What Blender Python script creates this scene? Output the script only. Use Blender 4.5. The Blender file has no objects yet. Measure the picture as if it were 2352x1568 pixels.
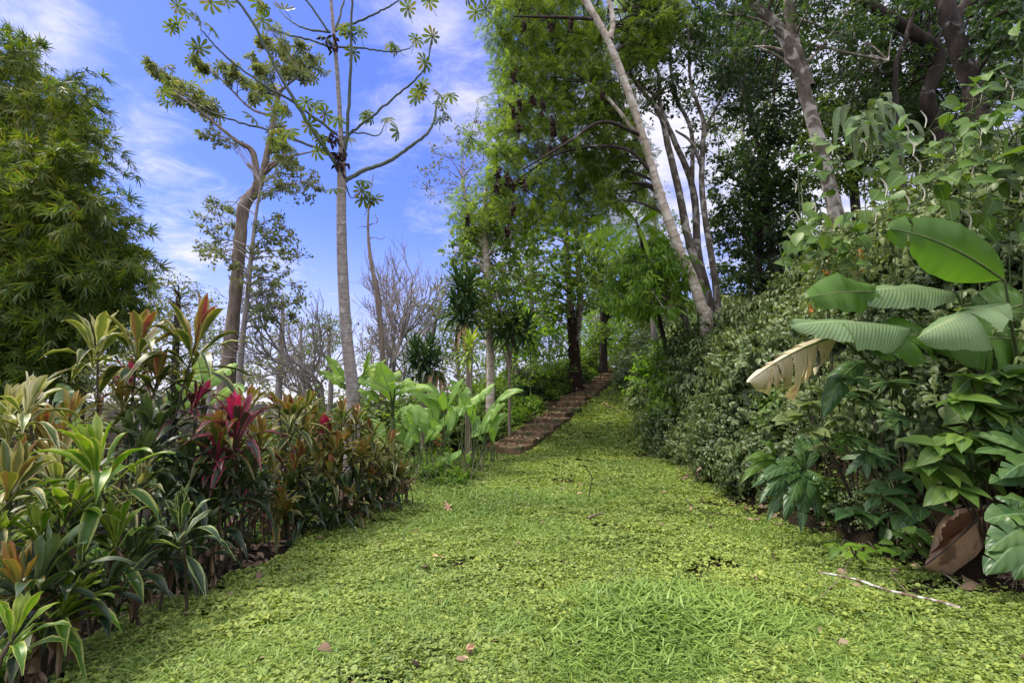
import bpy, math
import numpy as np
from mathutils import Vector, Matrix
R = math.radians
rng = np.random.default_rng(11)
C = bpy.context.scene.collection
scene = bpy.context.scene

# ------------------------------------------------------------------ camera
FPX, PITCH, CAMZ = 1110.0, R(7.0), 1.6          # picture units: 2352 x 1568
cam_d = bpy.data.cameras.new('camera'); cam = bpy.data.objects.new('camera', cam_d); C.objects.link(cam)
cam_d.sensor_width = 36.0; cam_d.lens = FPX / 2352 * 36.0; cam_d.clip_end = 2000; cam_d.clip_start = .05
cam.location = (0, 0, CAMZ); cam.rotation_euler = (R(90) + PITCH, 0, 0)
scene.camera = cam
# ------------------------------------------------------------------ light, exposure
scene.view_settings.view_transform = 'Standard'; scene.view_settings.look = 'None'
scene.view_settings.gamma = 1; scene.view_settings.exposure = 1.3
SUN_EL, SUN_AZ = R(60), R(-78)                  # azimuth clockwise from +Y: ahead of the camera, high on the left
sd = bpy.data.lights.new('sun', 'SUN'); sun = bpy.data.objects.new('sun', sd); C.objects.link(sun)
sd.energy = 2.3; sd.angle = R(12); sd.color = (1.0, .93, .78)
sdir = Vector((math.sin(SUN_AZ) * math.cos(SUN_EL), math.cos(SUN_AZ) * math.cos(SUN_EL), math.sin(SUN_EL)))
sun.rotation_euler = sdir.to_track_quat('Z', 'Y').to_euler()
world = bpy.data.worlds.new('World'); scene.world = world; world.use_nodes = True

def ray(u, v):
    dx = (u - 1176) / FPX; dz = (784 - v) / FPX
    return np.array([dx, math.cos(PITCH) - dz * math.sin(PITCH), math.sin(PITCH) + dz * math.cos(PITCH)])
def P(u, v, d): return np.array([0, 0, CAMZ]) + d * ray(u, v)

def build_world():
    nt = world.node_tree; N = nt.nodes; L = nt.links; N.clear()
    def nd(t, **k):
        n = N.new(t)
        for a, b in k.items(): setattr(n, a, b)
        return n
    def mth(op, a, b=None, c=None):
        n = nd('ShaderNodeMath', operation=op)
        for i, x in enumerate((a, b, c)):
            if x is None: continue
            if isinstance(x, (int, float)): n.inputs[i].default_value = x
            else: L.new(x, n.inputs[i])
        return n.outputs[0]
    sky = nd('ShaderNodeTexSky', sky_type='NISHITA'); sky.sun_disc = False
    sky.sun_elevation = SUN_EL; sky.sun_rotation = SUN_AZ; sky.air_density = 1.0; sky.dust_density = .6; sky.ozone_density = 1.0
    tc = nd('ShaderNodeTexCoord')
    nrm = nd('ShaderNodeVectorMath', operation='NORMALIZE'); L.new(tc.outputs['Generated'], nrm.inputs[0])
    sep = nd('ShaderNodeSeparateXYZ'); L.new(nrm.outputs[0], sep.inputs[0])
    zz = mth('MAXIMUM', mth('ADD', sep.outputs[2], .12), .05)
    px = mth('DIVIDE', sep.outputs[0], zz); py = mth('DIVIDE', sep.outputs[1], zz)
    cmb = nd('ShaderNodeCombineXYZ'); L.new(px, cmb.inputs[0]); L.new(py, cmb.inputs[1])
    mp = nd('ShaderNodeMapping'); mp.inputs['Scale'].default_value = (1.0, 1.25, 1); mp.inputs['Rotation'].default_value = (0, 0, .7)
    L.new(cmb.outputs[0], mp.inputs[0])
    n1 = nd('ShaderNodeTexNoise'); n1.inputs['Scale'].default_value = 1.5; n1.inputs['Detail'].default_value = 9; n1.inputs['Roughness'].default_value = .6
    n1.inputs['Distortion'].default_value = .5; L.new(mp.outputs[0], n1.inputs['Vector'])
    n2 = nd('ShaderNodeTexNoise'); n2.inputs['Scale'].default_value = 6; n2.inputs['Detail'].default_value = 8; n2.inputs['Roughness'].default_value = .68
    n2.inputs['Distortion'].default_value = .6
    L.new(mp.outputs[0], n2.inputs['Vector'])
    # banks of cloud in given directions of the sky
    tot = None
    for (u, v, r, w) in ((115, 45, 80, .55), (170, 90, 70, .5), (300, 330, 150, .5), (340, 370, 90, .25), (430, 590, 220, .6), (250, 560, 150, .4), (560, 690, 260, .6), (340, 340, 170, .55),
                         (850, 220, 90, .3), (940, 270, 150, .5), (1030, 60, 200, .62), (1060, 240, 200, .62), (120, 60, 110, .6), (1000, 500, 150, .4), (1150, 330, 220, .5), (860, 400, 90, .2),
                         (1180, 620, 330, .6), (1500, 250, 420, .85), (1850, 350, 520, .9), (2300, 0, 500, .55), (700, 900, 420, .5), (1300, 1000, 500, .7), (0, 900, 400, .5), (1700, -300, 500, .6)):
        d = ray(u, v); d = d / np.linalg.norm(d)
        vm = nd('ShaderNodeVectorMath', operation='DISTANCE'); L.new(nrm.outputs[0], vm.inputs[0]); vm.inputs[1].default_value = tuple(d)
        g = mth('MULTIPLY', mth('POWER', mth('MAXIMUM', mth('SUBTRACT', 1.0, mth('DIVIDE', vm.outputs['Value'], r * 1.25 / FPX)), 0.0), 1.2), w)
        tot = g if tot is None else mth('MAXIMUM', tot, g)
    beh = nd('ShaderNodeMapRange'); L.new(sep.outputs[1], beh.inputs['Value']); beh.inputs['From Min'].default_value = .35; beh.inputs['From Max'].default_value = -.1; beh.inputs['To Max'].default_value = .7  # unseen bright overcast added behind the camera as soft fill light
    ovh = nd('ShaderNodeMapRange'); L.new(sep.outputs[2], ovh.inputs['Value']); ovh.inputs['From Min'].default_value = .68; ovh.inputs['From Max'].default_value = .9; ovh.inputs['To Max'].default_value = .7  # more fill cloud added overhead, above the frame
    a = mth('ADD', mth('MULTIPLY', n1.outputs[0], .9), mth('MULTIPLY', n2.outputs[0], .75))
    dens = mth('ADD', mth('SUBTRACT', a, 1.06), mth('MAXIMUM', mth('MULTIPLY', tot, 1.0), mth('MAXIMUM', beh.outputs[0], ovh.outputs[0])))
    mr = nd('ShaderNodeMapRange', interpolation_type='SMOOTHSTEP'); L.new(dens, mr.inputs['Value'])
    mr.inputs['From Min'].default_value = -.04; mr.inputs['From Max'].default_value = .62
    fac = mr.outputs[0]
    hz = nd('ShaderNodeMapRange'); L.new(sep.outputs[2], hz.inputs['Value'])
    hz.inputs['From Min'].default_value = 0; hz.inputs['From Max'].default_value = .36; hz.inputs['To Min'].default_value = .95; hz.inputs['To Max'].default_value = 0
    fac = mth('MAXIMUM', fac, mth('POWER', hz.outputs[0], 1.6))
    tint = nd('ShaderNodeMix', data_type='RGBA', blend_type='MULTIPLY'); tint.inputs[0].default_value = 1
    L.new(sky.outputs[0], tint.inputs[6]); tint.inputs[7].default_value = (.35, .40, .80, 1)
    br = nd('ShaderNodeMapRange'); L.new(sep.outputs[1], br.inputs['Value']); br.inputs['From Min'].default_value = .55; br.inputs['From Max'].default_value = -.1; br.inputs['To Min'].default_value = 3.3; br.inputs['To Max'].default_value = 7.0  # cloud radiance raised towards the added fill cloud behind the camera
    br2 = nd('ShaderNodeMapRange'); L.new(sep.outputs[2], br2.inputs['Value']); br2.inputs['From Min'].default_value = .68; br2.inputs['From Max'].default_value = .9; br2.inputs['To Min'].default_value = 1; br2.inputs['To Max'].default_value = 6.5  # likewise brighter for the added overhead cloud
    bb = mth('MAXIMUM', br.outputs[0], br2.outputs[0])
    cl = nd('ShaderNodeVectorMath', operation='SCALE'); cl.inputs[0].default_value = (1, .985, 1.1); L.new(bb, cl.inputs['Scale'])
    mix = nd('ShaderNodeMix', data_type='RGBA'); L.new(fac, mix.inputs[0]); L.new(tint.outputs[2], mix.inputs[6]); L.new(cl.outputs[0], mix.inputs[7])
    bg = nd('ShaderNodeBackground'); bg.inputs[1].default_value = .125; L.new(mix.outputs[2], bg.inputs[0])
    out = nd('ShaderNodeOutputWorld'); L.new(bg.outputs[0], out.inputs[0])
build_world()

# ------------------------------------------------------------------ terrain function
def sstep(x, a, b):
    t = np.clip((x - a) / (b - a), 0, 1); return t * t * (3 - 2 * t)
def xr(y): return np.interp(y, [-20, 4.2, 6.9, 9.5, 12, 18.3, 27.7, 36, 80], [6.0, 4.15, 3.5, 3.6, 4.0, 4.8, 6.7, 9.3, 24])
def xl(y): return np.interp(y, [-20, 3, 6, 8, 10.4, 12.6, 13.4, 33, 80], [-2.6, -2.6, -2.55, -2.0, -1.5, -1.0, -.85, 6.9, 24])
def basez(y): return np.interp(y, [-30, 2, 9, 12.6, 14.4, 32.6, 36, 50, 200], [-.1, 0, .05, .12, .40, 3.73, 4.0, 4.2, 4.4])
def h(x, y):
    x = np.asarray(x, float); y = np.asarray(y, float)
    b = basez(y)
    dl = np.clip(xl(y) - x, 0, None)
    w = 1 - .75 * sstep(dl, 2, 11)
    z = b * w - np.minimum(.06 * dl + .10 * np.clip(dl - 2, 0, None), 3.0)
    q = np.clip(x - xr(y) - .05, 0, None)
    cap = np.interp(y, [0, 9, 13, 18, 26], [8.0, 6.8, 4.6, 3.8, 3.2])
    z = z + cap * (1 - np.exp(-1.9 * q / cap)) * (1 + 0 * y)
    z = z + .035 * np.sin(x * 1.3 + .5) * np.cos(y * 1.1) + .05 * np.sin(x * .45 + y * .6) * sstep(np.abs(x) + np.abs(y), 5, 15)
    return z
def hz(x, y): return float(h(x, y))
def G(u, v, dmax=60):
    r = ray(u, v); o = np.array([0, 0, CAMZ]); d = .5
    while d < dmax:
        p = o + d * r
        if p[2] < hz(p[0], p[1]): return p
        d += .04
    return o + dmax * r

# ------------------------------------------------------------------ mesh helpers
class MB:
    def __init__(s): s.V = []; s.F = []; s.U = []; s.A = []; s.n = 0
    def add(s, V, F, U=None, A=None):
        V = np.asarray(V, float).reshape(-1, 3); m = len(V)
        s.V.append(V); s.F.append(np.asarray(F, int).reshape(-1, 4) + s.n)
        s.U.append(np.zeros((m, 2)) if U is None else np.asarray(U, float).reshape(-1, 2))
        s.A.append(np.full(m, .5) if A is None else (np.full(m, float(A)) if np.isscalar(A) else np.asarray(A, float)))
        s.n += m
    def mesh(s, name, mat, off=(0, 0, 0), smooth=True):
        V = np.concatenate(s.V) - np.asarray(off, float); F = np.concatenate(s.F); U = np.concatenate(s.U); A = np.concatenate(s.A)
        me = bpy.data.meshes.new(name)
        me.vertices.add(len(V)); me.vertices.foreach_set('co', V.ravel().astype(np.float32))
        me.loops.add(F.size); me.loops.foreach_set('vertex_index', F.ravel().astype(np.int32))
        me.polygons.add(len(F)); me.polygons.foreach_set('loop_start', (np.arange(len(F)) * 4).astype(np.int32))
        uv = me.uv_layers.new(name='UVMap'); uv.data.foreach_set('uv', U[F.ravel()].ravel().astype(np.float32))
        at = me.attributes.new('age', 'FLOAT', 'POINT'); at.data.foreach_set('value', A.astype(np.float32))
        me.polygons.foreach_set('use_smooth', np.full(len(F), smooth))
        me.update(calc_edges=True); me.materials.append(mat)
        return me
    def obj(s, name, mat, parent=None, smooth=True):
        off = tuple(parent.location) if parent is not None and parent.parent is None else (0, 0, 0)
        if parent is not None and parent.parent is not None: off = tuple(parent.parent.location)
        o = bpy.data.objects.new(name, s.mesh(name, mat, off, smooth)); C.objects.link(o); o.parent = parent
        return o
def tag(o, label, cat, group=None, kind=None):
    if label: o['label'] = label
    if cat: o['category'] = cat
    if group: o['group'] = group
    if kind: o['kind'] = kind
    return o
def thing(name, loc, label, cat, group=None):
    o = bpy.data.objects.new(name, None); C.objects.link(o); o.location = tuple(float(q) for q in loc); o.empty_display_size = .2
    return tag(o, label, cat, group)
def nz(a):
    a = np.asarray(a, float); return a / np.maximum(np.linalg.norm(a, axis=-1, keepdims=True), 1e-9)
def spline(pts, n):
    pts = np.asarray(pts, float)
    if len(pts) < 3:
        t = np.linspace(0, 1, n)[:, None]; return pts[0] * (1 - t) + pts[-1] * t
    q = np.vstack([2 * pts[0] - pts[1], pts, 2 * pts[-1] - pts[-2]]); out = []
    for t in np.linspace(0, len(pts) - 1.0001, n):
        i = int(t); f = t - i; a, b, c, d = q[i], q[i + 1], q[i + 2], q[i + 3]
        out.append(.5 * (2 * b + (c - a) * f + (2 * a - 5 * b + 4 * c - d) * f * f + (3 * b - a - 3 * c + d) * f ** 3))
    return np.array(out)
def tube(mb, pts, rad, sides=7, lump=0., age=.5):
    pts = np.asarray(pts, float); n = len(pts); rad = np.broadcast_to(np.asarray(rad, float), (n,))
    T = nz(np.gradient(pts, axis=0)); ref = np.array([.31, .87, .12]) if abs(T[:, 2]).mean() > .5 else np.array([.1, .2, 1.])
    X = nz(np.cross(T, ref)); Y = np.cross(T, X)
    a = np.linspace(0, 2 * math.pi, sides, endpoint=False)
    rr = rad[:, None] * (1 + (lump * (rng.random((n, sides)) - .5) if lump else 0))
    V = pts[:, None, :] + rr[..., None] * (np.cos(a)[None, :, None] * X[:, None, :] + np.sin(a)[None, :, None] * Y[:, None, :])
    i = np.arange(n - 1)[:, None] * sides; j = np.arange(sides)[None, :]; k = (j + 1) % sides
    F = np.stack([i + j, i + k, i + sides + k, i + sides + j], -1).reshape(-1, 4)
    ln = np.concatenate([[0], np.cumsum(np.linalg.norm(np.diff(pts, axis=0), axis=1))])
    U = np.stack(np.broadcast_arrays(a[None, :] / 6.283, ln[:, None]), -1)
    mb.add(V.reshape(-1, 3), F, U.reshape(-1, 2), age)
def twigs(mb, A, B, r0, r1):
    """many straight three-sided twigs at once"""
    A = np.asarray(A, float); B = np.asarray(B, float); n = len(A)
    if n == 0: return
    T = nz(B - A); X = nz(np.cross(T, np.array([.3, .5, .81]))); Y = np.cross(T, X)
    a = np.array([0, 2.094, 4.189]); r0 = np.broadcast_to(np.asarray(r0, float), (n,)); r1 = np.broadcast_to(np.asarray(r1, float), (n,))
    ring = np.cos(a)[None, :, None] * X[:, None, :] + np.sin(a)[None, :, None] * Y[:, None, :]
    V = np.concatenate([A[:, None] + ring * r0[:, None, None], B[:, None] + ring * r1[:, None, None]], 1)
    F = np.array([[0, 1, 4, 3], [1, 2, 5, 4], [2, 0, 3, 5]])[None] + (np.arange(n) * 6)[:, None, None]
    mb.add(V.reshape(-1, 3), F)
def scatter(mb, tm, pos, dr, up, size, wid=1., age=None):
    TV, TF, TU = tm; pos = np.asarray(pos, float); m = len(pos)
    if m == 0: return
    D = nz(dr); X = nz(np.cross(D, up)); Z = np.cross(X, D)
    size = np.broadcast_to(np.asarray(size, float), (m,)); wid = np.broadcast_to(np.asarray(wid, float), (m,))
    V = pos[:, None] + size[:, None, None] * (TV[None, :, 0:1] * (X * wid[:, None])[:, None] + TV[None, :, 1:2] * D[:, None] + TV[None, :, 2:3] * Z[:, None])
    F = TF[None] + (np.arange(m) * len(TV))[:, None, None]
    A = None if age is None else np.repeat(np.broadcast_to(age, (m,)), len(TV))
    mb.add(V.reshape(-1, 3), F, np.tile(TU, (m, 1)), A)
def rdir(n, zb=0., zs=1.):
    d = rng.normal(size=(n, 3)); d[:, 2] = d[:, 2] * zs + zb; return nz(d)

# leaf templates: x across, y along, z normal
def grid_leaf(ts, ws, droop=.2, fold=.12, cols=1):
    V = []; U = []
    for t, w in zip(ts, ws):
        for j in range(-cols, cols + 1):
            a = j / cols
            V.append((a * w, t, -droop * t * t + fold * w * abs(a) * 2)); U.append((a * .5 + .5, t))
    c = 2 * cols + 1; F = []
    for i in range(len(ts) - 1):
        for j in range(c - 1): F.append((i * c + j, i * c + j + 1, (i + 1) * c + j + 1, (i + 1) * c + j))
    return np.array(V, float), np.array(F), np.array(U, float)
def join(parts):
    V = []; F = []; U = []; n = 0
    for (v, f, u) in parts: V.append(v); F.append(f + n); U.append(u); n += len(v)
    return np.vstack(V), np.vstack(F), np.vstack(U)
def xf(tm, ang, s, off=(0, 0, 0), tilt=0., wid=1.):
    V, F, U = tm; V = V * s; V = V * np.array([wid, 1, 1])
    c, t = math.cos(tilt), math.sin(tilt); V = np.stack([V[:, 0], V[:, 1] * c - V[:, 2] * t, V[:, 1] * t + V[:, 2] * c], 1)
    c, t = math.cos(ang), math.sin(ang); V = np.stack([V[:, 0] * c - V[:, 1] * t, V[:, 0] * t + V[:, 1] * c, V[:, 2]], 1)
    return V + np.array(off), F, U
LEAF2 = (np.array([[0, 0, 0], [.26, .45, .08], [0, .5, -.02], [-.26, .45, .08], [0, 1, -.12]], float), np.array([[0, 1, 4, 2], [0, 2, 4, 3]]),
         np.array([[.5, 0], [1, .5], [.5, .5], [0, .5], [.5, 1]], float))
OVATE = grid_leaf([0, .12, .35, .62, .85, 1], [.01, .17, .29, .24, .11, .006], .28, .16)
LANCE = grid_leaf([0, .15, .4, .7, 1], [.01, .09, .14, .10, .006], .3, .1)
HEART = grid_leaf([-.1, .0, .22, .5, .78, 1], [.16, .34, .43, .36, .18, .006], .2, .12)
NARROW = grid_leaf([0, .3, .7, 1], [.012, .05, .04, .004], .25, .05)
_lf = grid_leaf([0, .4, .8, 1], [.03, .22, .22, .05], .1, .1)
TREFOIL = join([xf(_lf, a, .5, (0, 0, 0), .25, 1.5) for a in (0, 2.09, 4.19)])
ROUND = grid_leaf([-.05, .15, .5, .85, 1.0], [.10, .36, .48, .34, .08], .1, .1)
BLADE = grid_leaf([0, .25, .5, .75, 1], [.03, .05, .05, .035, .003], .75, .12)
_q = (np.array([[0, 0, 0], [.2, .45, .02], [0, 1, -.08], [-.2, .45, .02]], float), np.array([[0, 1, 2, 3]]), np.array([[.5, 0], [1, .5], [.5, 1], [0, .5]], float))
SPRAY = join([xf(_q, s * 1.1, .26 * (1 - .45 * abs(t - .45)), (0, t, -.22 * t * t), -.25, .95) for t in np.linspace(.14, .92, 8) for s in (-1, 1)] + [xf(_q, 0, .2, (0, .93, -.2), -.4)])
FANB = join([xf(NARROW, a, s, (0, 0, 0), tl, 1.15) for a, s, tl in ((0, 1, -.2), (.5, .9, -.35), (-.5, .95, -.1), (1.0, .7, -.3), (-1.05, .75, -.4), (.25, .8, .15), (-1.5, .5, -.3))])
_lobe = grid_leaf([.03, .3, .6, .85, 1], [.045, .075, .15, .14, .03], .22, .22)
PALM = join([xf(_lobe, a, s, (0, 0, 0), -.12) for a, s in zip(np.linspace(0, 2 * math.pi, 10)[:-1], (1, .95, .9, .82, .66, .66, .82, .9, .95))])
_lobe2 = grid_leaf([0, .3, .6, .85, 1], [.12, .15, .13, .08, .01], .15, .1)
LOBED = join([xf(_lobe2, a, s, (0, 0, 0), -.1) for a, s in ((0, 1), (.7, .85), (-.7, .85), (1.5, .6), (-1.5, .6))])
SPRAYB = join([xf(OVATE, s * 1.0, .3, (0, t, -.15 * t * t), -.3, 1.0) for t in np.linspace(.1, .8, 4) for s in (-1, 1)] + [xf(OVATE, 0, .34, (0, .85, -.1), -.4)])

def bigleaf(mb, base, mid, tip, hw, up, nL=18, nW=3, fold=.15, droop=.2, tears=0, ripple=.02, prof='banana', age=.5, torn=0.):
    base, mid, tip = (np.asarray(q, float) for q in (base, mid, tip)); c = 2 * mid - .5 * (base + tip)
    t = np.linspace(0, 1, nL + 1)[:, None]
    p = (1 - t) ** 2 * base + 2 * t * (1 - t) * c + t * t * tip
    T = nz(2 * (1 - t) * (c - base) + 2 * t * (tip - c)); S = nz(np.cross(T, np.asarray(up, float))); N = np.cross(S, T)
    t = t[:, 0]
    if prof == 'banana': w = hw * np.clip(np.sin(math.pi * np.clip(t * .97 + .02, 0, 1)), 0, 1) ** .6 * (1 - .15 * t) * (1 + .05 * np.interp(t, np.linspace(0, 1, 9), rng.normal(size=9)))
    elif prof == 'lance': w = hw * np.clip(np.sin(math.pi * t ** .8), 0, 1) ** .8 + .003
    else: w = hw * (.18 + .82 * sstep(t, .12, .45)) * (1 - sstep(t, .55, 1.02) ** 1.3) + .002       # cordyline: narrow stalk
    ph = rng.random() * 6
    for side in (-1, 1):
        rip = np.interp(t, np.linspace(0, 1, 8), rng.normal(size=8))
        nt = tears if tears else 0
        cuts = sorted(rng.choice(np.arange(2, nL - 1), size=min(nt, nL - 3), replace=False)) if nt else []
        segs = [0] + list(cuts) + [nL]
        for a0, a1 in zip(segs[:-1], segs[1:]):
            if a1 <= a0: continue
            dr = droop * (1 + (rng.random() - .3) * (1.2 if nt else 0)); idx = np.arange(a0, a1 + 1)
            cut = 1 - (torn * rng.random() if nt else 0)
            V = []; U = []
            for j in range(nW + 1):
                a = j / nW; ww = w[idx] * a * (cut if j == nW else 1)
                if nt and j > 0:
                    m = .5 * (a0 + a1); sh = (idx - m) * (-(.30 if torn else .12) * a)       # open the tear a little towards the edge
                else: sh = np.zeros(len(idx))
                q = p[idx] + side * S[idx] * ww[:, None] * (1 - .3 * dr * a) + N[idx] * (fold * ww - dr * ww * a * 1.3 + ripple * a * (1.5 * rip[idx] + .35 * np.sin(idx * 1.9 + ph + side)))[:, None] * 1.0
                q = q + T[idx] * (sh * np.linalg.norm(tip - base) / nL)[:, None]
                if torn and j == nW: q = q - side * S[idx] * (w[idx] * torn * .55 * rng.random(len(idx)))[:, None]
                if torn and j == nW: q = q - N[idx] * (rng.random(len(idx)) * torn * .12 * hw)[:, None]
                V.append(q); U.append(np.stack([np.full(len(idx), .5 + .5 * side * a), t[idx]], 1))
            V = np.array(V); U = np.array(U); k = len(idx)
            i = np.arange(nW)[:, None] * k; jj = np.arange(k - 1)[None]
            F = np.stack([i + jj, i + jj + 1, i + k + jj + 1, i + k + jj], -1).reshape(-1, 4)
            if side > 0: F = F[:, ::-1]
            mb.add(V.reshape(-1, 3), F, U.reshape(-1, 2), age)

# ------------------------------------------------------------------ materials
def newmat(name):
    m = bpy.data.materials.new(name); m.use_nodes = True; nt = m.node_tree; nt.nodes.clear()
    return m, nt, nt.nodes, nt.links
def ramp(N, stops):
    r = N.new('ShaderNodeValToRGB'); e = r.color_ramp.elements
    while len(e) < len(stops): e.new(.5)
    for i, (p, c) in enumerate(stops): e[i].position = p; e[i].color = (*c, 1)
    return r
def leaf_mat(name, cols, rough=.5, trans=.3, age=None, margin=None, midrib=None, vein=0., varscale=1.2, spot=None, tcol=(1.25, 1.3, .5), spec=.35, hue=.25):
    m, nt, N, L = newmat(name)
    geo = N.new('ShaderNodeNewGeometry'); tc = N.new('ShaderNodeTexCoord')
    n = len(cols); rp = ramp(N, [((i / max(1, n - 1)) ** (.55 if age else 1), c) for i, c in enumerate(cols)])
    nz_ = N.new('ShaderNodeTexNoise'); nz_.inputs['Scale'].default_value = varscale; nz_.inputs['Detail'].default_value = 2; L.new(tc.outputs['Object'], nz_.inputs['Vector'])
    mx = N.new('ShaderNodeMath'); mx.operation = 'MULTIPLY_ADD'; mx.inputs[1].default_value = .75 if age is None else .35; 
    L.new(geo.outputs['Random Per Island'], mx.inputs[0])
    ad = N.new('ShaderNodeMath'); ad.operation = 'MULTIPLY_ADD'; L.new(nz_.outputs[0], ad.inputs[0]); ad.inputs[1].default_value = .9; ad.inputs[2].default_value = -.3
    if age is None: L.new(ad.outputs[0], mx.inputs[2])
    else:
        at = N.new('ShaderNodeAttribute'); at.attribute_name = 'age'
        a2 = N.new('ShaderNodeMath'); a2.operation = 'MULTIPLY_ADD'; L.new(at.outputs['Fac'], a2.inputs[0]); a2.inputs[1].default_value = 1.0; a2.inputs[2].default_value = -.17
        L.new(a2.outputs[0], mx.inputs[2])
    L.new(mx.outputs[0], rp.inputs[0]); col = rp.outputs[0]
    uv = N.new('ShaderNodeUVMap'); uv.uv_map = 'UVMap'; sp = N.new('ShaderNodeSeparateXYZ'); L.new(uv.outputs[0], sp.inputs[0])
    ab = N.new('ShaderNodeMath'); ab.operation = 'SUBTRACT'; L.new(sp.outputs[0], ab.inputs[0]); ab.inputs[1].default_value = .5
    ab2 = N.new('ShaderNodeMath'); ab2.operation = 'ABSOLUTE'; L.new(ab.outputs[0], ab2.inputs[0])
    def over(fac, c2, col):
        mm = N.new('ShaderNodeMix'); mm.data_type = 'RGBA'; L.new(fac, mm.inputs[0]); L.new(col, mm.inputs[6]); mm.inputs[7].default_value = (*c2, 1); return mm.outputs[2]
    def mapr(src, a, b, c=0., d=1.):
        r = N.new('ShaderNodeMapRange'); L.new(src, r.inputs[0]); r.inputs[1].default_value = a; r.inputs[2].default_value = b; r.inputs[3].default_value = c; r.inputs[4].default_value = d; return r.outputs[0]
    if margin:
        nn = N.new('ShaderNodeTexNoise'); nn.inputs['Scale'].default_value = 9; L.new(tc.outputs['Object'], nn.inputs['Vector'])
        sm = N.new('ShaderNodeMath'); sm.operation = 'MULTIPLY_ADD'; L.new(nn.outputs[0], sm.inputs[0]); sm.inputs[1].default_value = .45; L.new(ab2.outputs[0], sm.inputs[2])
        col = over(mapr(sm.outputs[0], .5, .68, 0, margin[1]), margin[0], col)
    if midrib: col = over(mapr(ab2.outputs[0], .035, .015), midrib, col)
    if spot:
        nn = N.new('ShaderNodeTexNoise'); nn.inputs['Scale'].default_value = 5; nn.inputs['Detail'].default_value = 4; L.new(tc.outputs['Object'], nn.inputs['Vector'])
        col = over(mapr(nn.outputs[0], spot[1], spot[1] + .1, 0, .8), spot[0], col)
    bump = None
    if vein:
        w = N.new('ShaderNodeMath'); w.operation = 'MULTIPLY_ADD'; L.new(ab2.outputs[0], w.inputs[0]); w.inputs[1].default_value = -.35; L.new(sp.outputs[1], w.inputs[2])
        s = N.new('ShaderNodeMath'); s.operation = 'SINE'; w2 = N.new('ShaderNodeMath'); w2.operation = 'MULTIPLY'; L.new(w.outputs[0], w2.inputs[0]); w2.inputs[1].default_value = vein * 6.283
        L.new(w2.outputs[0], s.inputs[0])
        bump = N.new('ShaderNodeBump'); bump.inputs['Strength'].default_value = .25; bump.inputs['Distance'].default_value = .006; L.new(s.outputs[0], bump.inputs['Height'])
        col = over(mapr(s.outputs[0], .2, 1, 0, .07), tuple(min(1, c * 1.6) for c in cols[-1]), col)
    pb = N.new('ShaderNodeBsdfPrincipled'); L.new(col, pb.inputs['Base Color']); pb.inputs['Roughness'].default_value = rough
    pb.inputs['Specular IOR Level'].default_value = spec
    if bump: L.new(bump.outputs[0], pb.inputs['Normal'])
    out = N.new('ShaderNodeOutputMaterial')
    if trans:
        tr = N.new('ShaderNodeBsdfTranslucent'); tm = N.new('ShaderNodeMix'); tm.data_type = 'RGBA'; tm.blend_type = 'MULTIPLY'; tm.inputs[0].default_value = 1
        L.new(col, tm.inputs[6]); tm.inputs[7].default_value = (*tcol, 1); L.new(tm.outputs[2], tr.inputs[0])
        ms = N.new('ShaderNodeMixShader'); ms.inputs[0].default_value = trans; L.new(pb.outputs[0], ms.inputs[1]); L.new(tr.outputs[0], ms.inputs[2]); L.new(ms.outputs[0], out.inputs[0])
    else: L.new(pb.outputs[0], out.inputs[0])
    return m
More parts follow.
